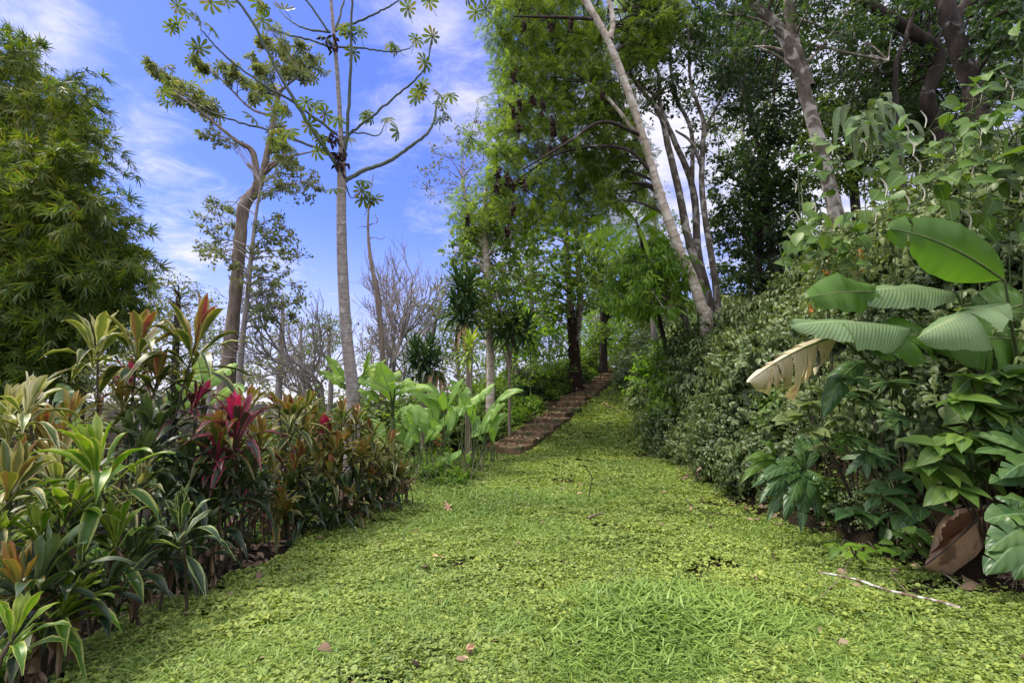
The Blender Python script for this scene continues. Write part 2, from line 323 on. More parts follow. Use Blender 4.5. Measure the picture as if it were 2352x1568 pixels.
def bark_mat(name, a, b, lichen=None, lf=.5, scale=9, rings=0., stretch=.35, bump=.5):
    m, nt, N, L = newmat(name); tc = N.new('ShaderNodeTexCoord')
    mp = N.new('ShaderNodeMapping'); mp.inputs['Scale'].default_value = (1, 1, stretch); L.new(tc.outputs['Object'], mp.inputs[0])
    n1 = N.new('ShaderNodeTexNoise'); n1.inputs['Scale'].default_value = scale; n1.inputs['Detail'].default_value = 6; n1.inputs['Roughness'].default_value = .65; L.new(mp.outputs[0], n1.inputs['Vector'])
    rp = ramp(N, [(.32, a), (.68, b)]); L.new(n1.outputs[0], rp.inputs[0]); col = rp.outputs[0]; hgt = n1.outputs[0]
    if lichen:
        n2 = N.new('ShaderNodeTexNoise'); n2.inputs['Scale'].default_value = scale * .45; n2.inputs['Detail'].default_value = 5; n2.inputs['Distortion'].default_value = .8; L.new(tc.outputs['Object'], n2.inputs['Vector'])
        mr = N.new('ShaderNodeMapRange'); L.new(n2.outputs[0], mr.inputs[0]); mr.inputs[1].default_value = 1 - lf - .05; mr.inputs[2].default_value = 1 - lf + .05
        mm = N.new('ShaderNodeMix'); mm.data_type = 'RGBA'; L.new(mr.outputs[0], mm.inputs[0]); L.new(col, mm.inputs[6]); mm.inputs[7].default_value = (*lichen, 1); col = mm.outputs[2]
    if rings:
        uv = N.new('ShaderNodeUVMap'); uv.uv_map = 'UVMap'; sp = N.new('ShaderNodeSeparateXYZ'); L.new(uv.outputs[0], sp.inputs[0])
        ad = N.new('ShaderNodeMath'); ad.operation = 'MULTIPLY_ADD'; L.new(n1.outputs[0], ad.inputs[0]); ad.inputs[1].default_value = .05; L.new(sp.outputs[1], ad.inputs[2])
        mu = N.new('ShaderNodeMath'); mu.operation = 'MULTIPLY'; L.new(ad.outputs[0], mu.inputs[0]); mu.inputs[1].default_value = rings
        fr = N.new('ShaderNodeMath'); fr.operation = 'FRACT'; L.new(mu.outputs[0], fr.inputs[0])
        mr = N.new('ShaderNodeMapRange'); L.new(fr.outputs[0], mr.inputs[0]); mr.inputs[1].default_value = .14; mr.inputs[2].default_value = .04; mr.inputs[4].default_value = .6
        mm = N.new('ShaderNodeMix'); mm.data_type = 'RGBA'; L.new(mr.outputs[0], mm.inputs[0]); L.new(col, mm.inputs[6]); mm.inputs[7].default_value = (a[0] * .5, a[1] * .5, a[2] * .5, 1); col = mm.outputs[2]
    pb = N.new('ShaderNodeBsdfPrincipled'); L.new(col, pb.inputs['Base Color']); pb.inputs['Roughness'].default_value = .9; pb.inputs['Specular IOR Level'].default_value = .15
    bp = N.new('ShaderNodeBump'); bp.inputs['Strength'].default_value = bump; bp.inputs['Distance'].default_value = .03; L.new(hgt, bp.inputs['Height']); L.new(bp.outputs[0], pb.inputs['Normal'])
    out = N.new('ShaderNodeOutputMaterial'); L.new(pb.outputs[0], out.inputs[0]); return m

M = {}
M['clover'] = leaf_mat('clover_leaf', [(0.077, 0.123, 0.029), (0.164, 0.239, 0.055), (0.27, 0.345, 0.073), (0.384, 0.436, 0.087)], .55, .28, varscale=.7)
M['grass'] = leaf_mat('grass_blade', [(0.096, 0.166, 0.036), (0.18, 0.284, 0.054), (0.283, 0.386, 0.089)], .45, .25, varscale=.8)
M['feather'] = leaf_mat('feathery_leaf', [(0.066, 0.115, 0.022), (0.156, 0.241, 0.039), (0.3, 0.38, 0.066)], .5, .58, varscale=.9)
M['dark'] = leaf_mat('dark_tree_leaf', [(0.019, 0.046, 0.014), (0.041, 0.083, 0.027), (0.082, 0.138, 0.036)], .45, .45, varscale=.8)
M['olive'] = leaf_mat('olive_tree_leaf', [(0.097, 0.119, 0.065), (0.173, 0.205, 0.097), (0.27, 0.281, 0.13)], .6, .45, varscale=.8)
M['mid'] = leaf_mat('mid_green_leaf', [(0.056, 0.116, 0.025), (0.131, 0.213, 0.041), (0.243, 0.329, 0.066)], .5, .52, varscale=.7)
M['bright'] = leaf_mat('bright_leaf', [(0.07, 0.17, 0.02), (0.16, 0.29, 0.03), (0.28, 0.4, 0.05)], .5, .55, varscale=.8)
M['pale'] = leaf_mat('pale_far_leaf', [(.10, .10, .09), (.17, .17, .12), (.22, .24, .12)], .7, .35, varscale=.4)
M['bamboo'] = leaf_mat('bamboo_leaf', [(0.027, 0.063, 0.011), (0.069, 0.127, 0.016), (0.13, 0.175, 0.022), (0.214, 0.198, 0.037)], .5, .52, varscale=.45)
M['bank'] = leaf_mat('bank_shrub_leaf', [(0.05, 0.078, 0.028), (0.09, 0.136, 0.04), (0.152, 0.214, 0.064)], .42, .3, varscale=.8, midrib=(.12, .17, .08))
M['bank2'] = leaf_mat('light_bank_leaf', [(0.082, 0.125, 0.041), (0.154, 0.202, 0.065), (0.234, 0.288, 0.098)], .45, .34, varscale=.8, midrib=(.2, .26, .12))
M['vine'] = leaf_mat('vine_leaf', [(0.049, 0.106, 0.021), (0.093, 0.17, 0.027), (0.156, 0.241, 0.044)], .42, .35, varscale=1.2, midrib=(.22, .3, .14))
M['broad'] = leaf_mat('broad_leaf', [(0.025, 0.063, 0.02), (0.049, 0.103, 0.028), (0.09, 0.158, 0.034)], .35, .2, varscale=1.2, midrib=(.12, .2, .08), vein=9)
M['banana'] = leaf_mat('banana_leaf', [(0.127, 0.245, 0.038), (0.217, 0.367, 0.048), (0.344, 0.478, 0.067)], .4, .42, vein=22, midrib=(.32, .40, .14), varscale=1.5)
M['helic'] = leaf_mat('heliconia_leaf', [(0.098, 0.212, 0.048), (0.172, 0.313, 0.058), (0.282, 0.438, 0.077)], .4, .38, vein=16, midrib=(.22, .32, .12), varscale=1.5)
M['giant'] = leaf_mat('giant_leaf', [(0.06, 0.145, 0.017), (0.085, 0.187, 0.025), (0.119, 0.221, 0.043)], .35, .5, vein=38, midrib=(.17, .24, .07), varscale=1.5)
M['giantpale'] = leaf_mat('pale_giant_leaf', [(0.113, 0.187, 0.067), (0.146, 0.224, 0.092), (0.179, 0.254, 0.11)], .45, .25, vein=30, midrib=(.3, .36, .18), varscale=1.5)
M['torn'] = leaf_mat('withered_leaf', [(0.391, 0.333, 0.204), (0.483, 0.425, 0.276), (0.575, 0.529, 0.372)], .7, .2, vein=26, spot=((.22, .11, .03), .58), tcol=(1.2, 1, .6))
M['dryleaf'] = leaf_mat('dry_leaf', [(0.3, 0.162, 0.101), (0.525, 0.326, 0.202), (0.712, 0.49, 0.319)], .8, .1, vein=34, spot=((.10, .05, .03), .56), tcol=(1.2, .9, .6))
M['litter'] = leaf_mat('litter_leaf', [(.06, .035, .022), (.13, .08, .05), (.25, .17, .11), (.36, .27, .18)], .8, .05, varscale=3)
M['fern'] = leaf_mat('fern_leaf', [(.15, .28, .025), (.25, .40, .04), (.38, .50, .06)], .5, .6)
M['cord_lime'] = leaf_mat('lime_cordyline_leaf', [(0.037, 0.094, 0.01), (0.087, 0.189, 0.014), (0.175, 0.283, 0.02), (0.248, 0.33, 0.049)], .38, .3, age=1, margin=((.42, .44, .12), .75), vein=0, spec=.28, spot=((.13, .075, .03), .64))
M['cord_cream'] = leaf_mat('cream_cordyline_leaf', [(0.043, 0.07, 0.018), (0.113, 0.155, 0.03), (0.282, 0.296, 0.097), (0.436, 0.394, 0.218)], .42, .25, age=1, margin=((.56, .52, .28), .9), spec=.28, spot=((.13, .075, .03), .64))
M['cord_bronze'] = leaf_mat('bronze_cordyline_leaf', [(0.04, 0.065, 0.02), (0.08, 0.12, 0.03), (0.19, 0.2, 0.045), (0.26, 0.19, 0.04), (0.24, 0.08, 0.04)], .38, .22, age=1, margin=((.40, .24, .06), .6), tcol=(1.3, 1, .5), spec=.28, spot=((.13, .075, .03), .64))
M['cord_pink'] = leaf_mat('pink_cordyline_leaf', [(0.031, 0.042, 0.026), (0.052, 0.049, 0.031), (0.104, 0.036, 0.047), (0.354, 0.022, 0.083), (0.52, 0.036, 0.135)], .36, .25, age=1, margin=((.45, .05, .12), .7), tcol=(1.4, .7, .8), spec=.28, spot=((.13, .075, .03), .64))
M['cord_dark'] = leaf_mat('dark_cordyline_leaf', [(0.014, 0.031, 0.015), (0.024, 0.048, 0.02), (0.048, 0.082, 0.027), (0.082, 0.122, 0.034)], .33, .15, age=1, margin=((.16, .19, .07), .4), spec=.3, spot=((.13, .075, .03), .64))
M['cord_edge'] = leaf_mat('edged_cordyline_leaf', [(0.025, 0.052, 0.025), (0.035, 0.07, 0.032), (0.056, 0.098, 0.035)], .38, .15, age=1, margin=((.30, .36, .14), .95), spec=.28, spot=((.13, .075, .03), .64))
M['cord_rust'] = leaf_mat('rusty_cordyline_leaf', [(0.03, 0.051, 0.016), (0.06, 0.093, 0.024), (0.128, 0.145, 0.032), (0.187, 0.111, 0.04), (0.272, 0.043, 0.048)], .4, .2, age=1, margin=((.40, .36, .12), .8), spec=.28, spot=((.13, .075, .03), .64))
M['dracaena'] = leaf_mat('dracaena_leaf', [(.02, .05, .02), (.035, .075, .028), (.07, .12, .035)], .35, .15)
M['dracyel'] = leaf_mat('striped_dracaena_leaf', [(.14, .24, .04), (.26, .36, .05), (.42, .48, .08)], .4, .3)
M['stem'] = bark_mat('green_stem', (.05, .08, .03), (.12, .15, .06), scale=14)
M['canestem'] = bark_mat('cane_stem', (.03, .025, .018), (.10, .08, .055), scale=20)
M['bark_cec'] = bark_mat('ringed_pale_bark', (.19, .16, .145), (.37, .33, .31), (.46, .43, .42), .36, 14, rings=5.5, stretch=1)
M['bark_green'] = bark_mat('green_branch_bark', (.07, .09, .07), (.13, .15, .12), scale=8)
M['bark_brown'] = bark_mat('old_brown_bark', (.12, .09, .07), (.34, .27, .215), (.30, .28, .25), .35, 6, stretch=.16, bump=1.4)
M['bark_white'] = bark_mat('white_bark', (.30, .24, .18), (.52, .45, .36), (.60, .54, .46), .45, 9, rings=2.2, stretch=1)
M['bark_mossy'] = bark_mat('mossy_pale_bark', (.06, .05, .035), (.17, .14, .11), (.36, .33, .29), .45, 8, stretch=.6)
M['bark_dark'] = bark_mat('dark_bark', (.025, .02, .018), (.07, .055, .045), (.20, .20, .19), .33, 7)
M['bark_grey'] = bark_mat('grey_twig_bark', (.22, .19, .175), (.36, .32, .30), scale=5)
M['nest'] = bark_mat('dry_clump', (.02, .012, .01), (.06, .035, .03), scale=25)
M['stone'] = bark_mat('stone_step', (.08, .05, .03), (.22, .145, .09), (.075, .085, .035), .45, 5, stretch=1, bump=.7)
M['flower'] = leaf_mat('orange_flower', [(.6, .14, .03), (.75, .25, .05)], .5, .2, tcol=(1, .7, .5))
M['redflower'] = leaf_mat('red_bract', [(.45, .04, .03), (.6, .1, .07)], .4, .1, tcol=(1, .7, .5))
M['catkin'] = leaf_mat('pale_catkin', [(.5, .47, .36), (.62, .58, .48)], .6, 0)

# ------------------------------------------------------------------ setting
def ground():
    ys = np.concatenate([[-400, -150, -60, -25, -12], np.arange(-6, 32, .22), np.arange(33, 60, 2), [70, 100, 160, 300, 600]])
    xs = np.concatenate([[-600, -250, -120, -60, -35, -25], np.arange(-18, 16, .22), np.arange(17, 40, 2), [50, 80, 150, 300, 600]])
    X, Y = np.meshgrid(xs, ys); Z = h(X, Y) + .02 * np.sin(X * 5.1 + np.sin(Y * 3)) * np.sin(Y * 4.3)
    n, m = X.shape; i = np.arange(n - 1)[:, None] * m; j = np.arange(m - 1)[None]
    F = np.stack([i + j, i + j + 1, i + m + j + 1, i + m + j], -1).reshape(-1, 4)
    mt, nt, N, L = newmat('soil_and_moss'); tc = N.new('ShaderNodeTexCoord')
    n1 = N.new('ShaderNodeTexNoise'); n1.inputs['Scale'].default_value = 2.2; n1.inputs['Detail'].default_value = 8; n1.inputs['Roughness'].default_value = .7; L.new(tc.outputs['Object'], n1.inputs['Vector'])
    rp = ramp(N, [(.3, (.014, .010, .007)), (.5, (.03, .022, .013)), (.66, (.035, .04, .014)), (.8, (.06, .08, .02))]); L.new(n1.outputs[0], rp.inputs[0])
    n2 = N.new('ShaderNodeTexNoise'); n2.inputs['Scale'].default_value = 40; n2.inputs['Detail'].default_value = 4; L.new(tc.outputs['Object'], n2.inputs['Vector'])
    mm = N.new('ShaderNodeMix'); mm.data_type = 'RGBA'; mm.blend_type = 'MULTIPLY'; mm.inputs[0].default_value = .6; L.new(rp.outputs[0], mm.inputs[6]); L.new(n2.outputs[0], mm.inputs[7])
    pb = N.new('ShaderNodeBsdfPrincipled'); L.new(mm.outputs[2], pb.inputs['Base Color']); pb.inputs['Roughness'].default_value = .95; pb.inputs['Specular IOR Level'].default_value = .1
    bp = N.new('ShaderNodeBump'); bp.inputs['Strength'].default_value = .8; bp.inputs['Distance'].default_value = .05; L.new(n2.outputs[0], bp.inputs['Height']); L.new(bp.outputs[0], pb.inputs['Normal'])
    out = N.new('ShaderNodeOutputMaterial'); L.new(pb.outputs[0], out.inputs[0])
    mb = MB(); mb.add(np.stack([X, Y, Z], -1).reshape(-1, 3), F)
    tag(mb.obj('ground', mt), 'brown soil ground rising towards the stairs and up the bank', 'ground', kind='structure')
ground()

# stairs
ST0 = np.array([-.28, 12.95]); ST1 = np.array([7.4, 33.0]); SD = (ST1 - ST0) / np.linalg.norm(ST1 - ST0); SN = np.array([SD[1], -SD[0]])
NST = 21; SL = np.linalg.norm(ST1 - ST0) / NST
def stair_coord(x, y):
    dx = x - ST0[0]; dy = y - ST0[1]; return dx * SD[0] + dy * SD[1], dx * SN[0] + dy * SN[1]
def stairs():
    root = thing('stone_stairs', (ST0[0], ST0[1], hz(*ST0)), 'worn brown stone stairs climbing the slope left of the lawn', 'stairs')
    for k in range(NST):
        r = np.random.default_rng(k + 50)
        a = ST0 + SD * SL * k; z0 = hz(*(a)); top = z0 + .19 + r.normal() * .014; hwid = .54 + r.normal() * .05; sh = r.normal() * .05; tw = r.normal() * .035
        # grid block with roughened edges
        nx, ny = 14, 6
        mb = MB()
        us = np.linspace(-hwid, hwid, nx + 1) + sh; vs = np.linspace(0, SL + .12, ny + 1)
        def pt(uu, vv, zz): return np.stack([a[0] + SD[0] * (vv + tw * uu) + SN[0] * uu, a[1] + SD[1] * (vv + tw * uu) + SN[1] * uu, zz], -1)
        U, V = np.meshgrid(us, vs); Z = top + .012 * r.normal(size=U.shape); Z[0] -= .012; Z[:, 0] -= .01; Z[:, -1] -= .01
        jit = .012
        V = V + 0; V[0] += np.abs(r.normal(size=nx + 1)) * jit; T = pt(U, V, Z)
        i = np.arange(ny)[:, None] * (nx + 1); j = np.arange(nx)[None]; mb.add(T.reshape(-1, 3), np.stack([i + j, i + j + 1, i + nx + 2 + j, i + nx + 1 + j], -1))
        for edge in (T[0], T[:, 0][::-1], T[:, -1]):
            e = np.asarray(edge); dn = []
            for f in (0, .15, .5, 1):
                q = e.copy(); q[:, 2] -= f * .42; q[:, :2] += r.normal(size=(len(e), 2)) * (.008 if f else 0); dn.append(q)
            D = np.array(dn); n = len(e); i = np.arange(3)[:, None] * n; j = np.arange(n - 1)[None]
            mb.add(D.reshape(-1, 3), np.stack([i + j, i + n + j, i + n + j + 1, i + j + 1], -1))
        mb.obj('step', M['stone'], root, smooth=False)
stairs()

def scatter_ground(n, ylo, yhi, pw=1.4, margin=.35):
    """random points on the lawn, thinner with distance"""
    out = []
    while sum(len(o) for o in out) < n:
        y = rng.uniform(ylo, yhi, n * 4); x = rng.uniform(-4.5, 10, n * 4)
        d = np.sqrt(x * x + y * y); keep = rng.random(n * 4) < np.clip((2.6 / np.maximum(d, 1.)), 0, 1) ** pw
        keep &= (x > xl(y) - margin * .1 - .25 * np.sin(y * 2.1)) & (x < xr(y) + margin + .2 * np.sin(y * 3.3)) & (np.abs(x) < 1.15 * y + 1.5)
        s, c = stair_coord(x, y); keep &= ~((s > -.05) & (s < SL * NST + .3) & (np.abs(c) < .57))
        keep &= ~((s > 0) & (s < SL * NST) & (c < 0) & (rng.random(n * 4) < .5))
        out.append(np.stack([x[keep], y[keep]], 1))
    return np.concatenate(out)[:n]
def fnoise(x, y, s, ph=0):
    return (np.sin(x * s + ph + 1.7 * np.sin(y * s * .7 + ph)) + np.sin(y * s * 1.3 + ph * 2 + 1.3 * np.sin(x * s * .9))) * .25 + .5
def lawn():
    n = 360000
    p = scatter_ground(n, 1.0, 34); x, y = p[:, 0], p[:, 1]; d = np.hypot(x, y)
    bare = fnoise(x, y, 2.7, 1.) * .6 + fnoise(x, y, 7.3, 4.) * .4
    edge = np.minimum(x - xl(y), xr(y) - x)
    keep = (bare > .24 + .32 * sstep(-edge, -.6, .2)) | (rng.random(len(x)) < .15); x, y, d = x[keep], y[keep], d[keep]; n = len(x)
    hh = (.01 + .045 * rng.random(n)) * (.35 + 1.3 * fnoise(x, y, 3.1, 2) * fnoise(x, y, 9.1, 6))
    pos = np.stack([x, y, h(x, y) + hh + .01], 1)
    up = rdir(n, 2.6, 1); dr = rdir(n, 0, .15)
    sz = (.022 + .022 * rng.random(n) ** 1.5 + .01 * fnoise(x, y, 1.1, 5)) * (1 + np.clip(d - 4, 0, 14) * .07)
    mb = MB(); a = rng.random(n)
    k = a < .62; scatter(mb, TREFOIL, pos[k], dr[k], up[k], sz[k] * 1.15)
    k = ~k; scatter(mb, ROUND, pos[k], dr[k], up[k], sz[k] * .8)
    tag(mb.obj('clover_cover', M['clover']), 'low bright green clover carpeting the whole lawn', 'ground cover', kind='stuff')
    # grass tufts
    mb = MB(); q = scatter_ground(80000, 1.2, 32, 1.2, .1); w = fnoise(q[:, 0], q[:, 1], 1.9, 3.)
    g1 = G(1500, 1440)[:2]; g2 = G(720, 1180)[:2]; g3 = G(1150, 1150)[:2]
    near = np.exp(-((q[:, 0] - g1[0]) ** 2 / .9 + (q[:, 1] - g1[1]) ** 2 / .35)) + .5 * np.exp(-np.hypot(q[:, 0] - g3[0], q[:, 1] - g3[1]) ** 2 / 2.5)
    kp = (w + near * 1.5 + rng.random(len(q)) * .5) > 1.0; q = q[kp]; near = near[kp]
    rep = 6; ax = rng.random(len(q) * rep) * 6.283; ex = np.stack([np.cos(ax), np.sin(ax)], 1); x = np.repeat(q[:, 0], rep) + ex[:, 0] * .012; y = np.repeat(q[:, 1], rep) + ex[:, 1] * .012; n = len(x)
    nr = np.repeat(near, rep); dr = nz(np.concatenate([ex * .75, np.full((n, 1), .95)], 1) + rng.normal(size=(n, 3)) * .22); up = nz(np.concatenate([-ex * .6, np.full((n, 1), .8)], 1)); dd = np.hypot(x, y)
    scatter(mb, BLADE, np.stack([x, y, h(x, y) + .005], 1), dr, up, (.055 + .05 * rng.random(n)) * (1 + .8 * nr), (.6 + .06 * dd) * (1 + .45 * nr))
    tag(mb.obj('grass_blades', M['grass']), 'longer grass blades growing in tufts through the clover', 'grass', kind='stuff')
    # litter
    mb = MB(); q = scatter_ground(900, 2, 32, .8, .4); kp = rng.random(len(q)) < .16 + .8 * ((q[:, 1] > 12.5)) * .5 + .5 * (np.minimum(q[:, 0] - xl(q[:, 1]), xr(q[:, 1]) - q[:, 0]) < .25); q = q[kp]
    s = rng.uniform(0, SL * NST, 1000); c = np.clip(rng.normal(size=1000) * .34, -.52, .52); st = ST0 + s[:, None] * SD + c[:, None] * SN
    tread = (np.floor(s / SL) * SL); tz = h(ST0[0] + SD[0] * tread, ST0[1] + SD[1] * tread) + .215
    pos = np.vstack([np.stack([q[:, 0], q[:, 1], h(q[:, 0], q[:, 1]) + .045], 1), np.stack([st[:, 0], st[:, 1], tz], 1)]); n = len(pos)
    scatter(mb, OVATE, pos, rdir(n, 0, .15), rdir(n, 2.4, 1), .06 + .07 * rng.random(n), 1.1)
    yy = 2 + 10.5 * rng.random(1500) ** .8; q = np.stack([xl(yy) - .25 + rng.normal(size=1500) * .28, yy], 1); n = len(q)
    scatter(mb, LANCE, np.stack([q[:, 0], q[:, 1], h(q[:, 0], q[:, 1]) + .03], 1), rdir(n, 0, .2), rdir(n, 2.2, 1), .05 + .09 * rng.random(n), 1.5)
    yy = 3.5 + 20 * rng.random(1200); q = np.stack([xr(yy) + .1 + rng.normal(size=1200) * .25, yy], 1); n = len(q)
    scatter(mb, OVATE, np.stack([q[:, 0], q[:, 1], h(q[:, 0], q[:, 1]) + .03], 1), rdir(n, 0, .2), rdir(n, 2.2, 1), .05 + .07 * rng.random(n), 1.2)
    q = G(1480, 900)[:2] + rng.normal(size=(420, 2)) * np.array([1.0, 4.]); q = q[(q[:, 0] < xr(q[:, 1]) + .3)]; n = len(q)
    scatter(mb, OVATE, np.stack([q[:, 0], q[:, 1], h(q[:, 0], q[:, 1]) + .05], 1), rdir(n, 0, .15), rdir(n, 2.4, 1), .06 + .05 * rng.random(n), 1.0)
    tag(mb.obj('leaf_litter', M['litter']), 'dry brown leaves scattered over the stairs and lawn edges', 'fallen leaves', kind='stuff')
lawn()

# ------------------------------------------------------------------ trees
def inpoly(pt, poly):
    x, y = pt; c = False; n = len(poly)
    for i in range(n):
        x1, y1 = poly[i]; x2, y2 = poly[i - 1]
        if (y1 > y) != (y2 > y) and x < (x2 - x1) * (y - y1) / (y2 - y1) + x1: c = not c
    return c
def poly_clumps(poly, n, d0, d1):
    xs = [p[0] for p in poly]; ys = [p[1] for p in poly]; out = []; best = 0
    area = 0
    for i in range(len(poly)): area += poly[i - 1][0] * poly[i][1] - poly[i][0] * poly[i - 1][1]
    sp = .62 * math.sqrt(abs(area) / 2 / n); tries = 0; uv = []
    while len(out) < n and tries < n * 60:
        tries += 1; u = rng.uniform(min(xs), max(xs)); v = rng.uniform(min(ys), max(ys))
        if not inpoly((u, v), poly): continue
        if rng.random() < .12: u += rng.normal() * sp; v += rng.normal() * sp
        if tries < n * 40 and any((u - a) ** 2 + (v - b) ** 2 < sp * sp for a, b in uv): continue
        uv.append((u, v)); out.append(P(u, v, rng.uniform(d0, d1)))
    return out
def foliage(mbL, mbT, centers, R_, leaf, size, nper, droop=.3, flat=.7, twig=.006, shoots=9):
    for c in centers:
        r = R_ * rng.uniform(.7, 1.3); k = shoots
        e = rdir(k, .15, .8) * r * rng.uniform(.45, 1, (k, 1)) * np.array([1, 1, flat]); T = c + e
        if mbT is not None: twigs(mbT, np.repeat(c[None], k, 0) + e * .05, T, twig * 1.6, twig * .5)
        m = int(nper * rng.uniform(.6, 1.3)); j = rng.integers(0, k, m); t = rng.uniform(.35, 1.1, m)[:, None]
        pos = c + e[j] * t + rng.normal(size=(m, 3)) * r * .11
        dr = nz(e[j] + rng.normal(size=(m, 3)) * r * .7 + np.array([0, 0, -droop * r])); up = rdir(m, 1.0, 1)
        scatter(mbL, leaf, pos, dr, up, size * rng.uniform(.65, 1.25, m))
def limb(mb, a, b, r0, r1, n=8, sides=5, sag=.12, wob=.04):
    a = np.asarray(a); b = np.asarray(b); L_ = np.linalg.norm(b - a); m1 = a + (b - a) * .35 + np.array([0, 0, sag * L_]) + rng.normal(size=3) * wob * L_; m2 = a + (b - a) * .7 + np.array([0, 0, sag * .7 * L_]) + rng.normal(size=3) * wob * L_
    tube(mb, spline([a, m1, m2, b], n), np.linspace(r0, r1, n), sides, .15)
def trunk_pts(pl, n=None, ground_base=True):
    pts = [P(u, v, d) for (u, v, d, r) in pl]; rr = [r for (*_, r) in pl]
    if ground_base:
        b = pts[0].copy(); gz = hz(b[0], b[1]) - .15
        if b[2] > gz + .1: b[2] = gz; pts = [b] + pts; rr = [rr[0] * 1.2] + rr
    n = n or len(pts) * 6; sp = spline(pts, n); ra = np.interp(np.linspace(0, len(pts) - 1, n), np.arange(len(pts)), rr)
    return sp, ra
def tree(name, label, cat, trunks, crowns, bark, leafmat, leaf, size, nper, Rc=.55, extra=None, group=None, droop=.3, shoots=9, flat=.7, limb_n=None, forks=(), jag=0, bark2=None):
    """trunks: pixel+depth polylines; crowns: (polygon, n clumps, near depth, far depth)"""
    sp0, ra0 = trunk_pts(trunks[0]); root = thing(name, (sp0[0][0], sp0[0][1], hz(sp0[0][0], sp0[0][1])), label, cat, group)
    mt = MB(); mtr = mt; mt = MB(); alls = []
    for i, tr_ in enumerate(trunks):
        sp, ra = trunk_pts(tr_, ground_base=(i not in forks)); tube(mtr if (ra.max() > .055 or i == 0) else mt, sp, ra, 10 if ra[0] > .08 else 7, .12 + jag); alls.append((sp, ra))
    S = np.vstack([a for a, b in alls]); RR = np.concatenate([b for a, b in alls])
    ml = MB(); cents = []
    for (poly, n, d0, d1) in crowns: cents += poly_clumps(poly, n, d0, d1)
    if extra: cents += [P(*e) for e in extra]
    order = rng.permutation(len(cents))
    ends = []
    for q, i in enumerate(order):
        c = cents[i]; D = np.linalg.norm(S - c, axis=1) + 1.5 * np.clip(S[:, 2] - c[2] + .3, 0, None)
        a = S[np.argmin(D)]; r = RR[np.argmin(D)]
        if ends and q % 3:
            E = np.array(ends); de = np.linalg.norm(E - c, axis=1); k = np.argmin(de)
            if de[k] < .7 * np.linalg.norm(a - c): limb(mt, E[k], c, .018, .008, 5, 4); ends.append(c); continue
        limb(mt, a, c, min(.045, max(.016, r * .45)), .010, 8, 5); m = a + (c - a) * .6; ends.append(c)
    foliage(ml, mt, cents, Rc, leaf, size, nper, droop, flat, .006, shoots)
    mtr.obj('trunk', bark, root)
    if mt.n: mt.obj('branches', bark2 or bark, root)
    ml.obj('crown', leafmat, root)
    return root

# feathery canopy on the leaning white trunk
canopy = tree('leaning_tree', 'tall tree with a leaning white trunk and wide feathery green crown', 'tree',
     [[(1622, 735, 13, 0.167), (1612, 705, 13, 0.150), (1590, 640, 13, 0.136), (1555, 560, 13, 0.128), (1520, 460, 13, 0.114), (1490, 360, 13, 0.106), (1460, 262, 13, 0.101), (1428, 170, 13, 0.097), (1390, 80, 13, 0.088), (1345, 0, 13, 0.097), (1310, -90, 13, 0.079)],
      [(1400, 90, 13, .09), (1408, 45, 13, .06), (1390, -30, 13, .05)], [(1480, 330, 13, .06), (1400, 230, 13.3, .05), (1350, 190, 13.5, .03)], [(1470, 310, 13, .05), (1385, 280, 12.6, .045), (1300, 330, 12, .035), (1200, 390, 11.8, .02)],
      [(1500, 400, 13, .05), (1430, 340, 13, .045), (1290, 350, 13.4, .035), (1180, 420, 13.6, .02)], [(1380, 45, 13, .05), (1280, 40, 13, .04), (1180, 38, 12.5, .02)]],
     [([(1150, -60), (1135, 120), (1145, 200), (1135, 300), (1120, 400), (1065, 465), (1040, 530), (1110, 560), (1230, 520), (1320, 520), (1420, 480), (1500, 470), (1480, 380), (1440, 250), (1420, 140), (1330, -60)], 290, 13.3, 17.5),
      ([(1420, -60), (1430, 140), (1500, 160), (1560, 90), (1560, -60)], 40, 13, 16)],
     M['bark_white'], M['feather'], SPRAY, .27, 80, .58, forks=(1, 2, 3, 4, 5), droop=.5, bark2=M['bark_dark'])
for (u, v) in ((1205, 60), (1265, 62), (1310, 55), (1180, 175), (1192, 235), (1225, 230), (1180, 255), (1248, 240), (1268, 280), (1272, 300), (1190, 292), (1298, 325), (1265, 340), (1145, 400), (1165, 410), (1178, 425), (1205, 425), (1143, 430), (1180, 478), (1075, 500), (1165, 530), (1385, 220)):
    mb = MB(); c = P(u, v, 12.2 + rng.random() * .4); m = 34
    pos = c + rng.normal(size=(m, 3)) * np.array([.028, .028, .09]); scatter(mb, OVATE, pos, rdir(m, -1.6, .6), rdir(m, 0, .5), .10 * rng.uniform(.6, 1.2, m), 1.4)
    mb.obj('dry_pod_cluster', M['nest'], canopy)

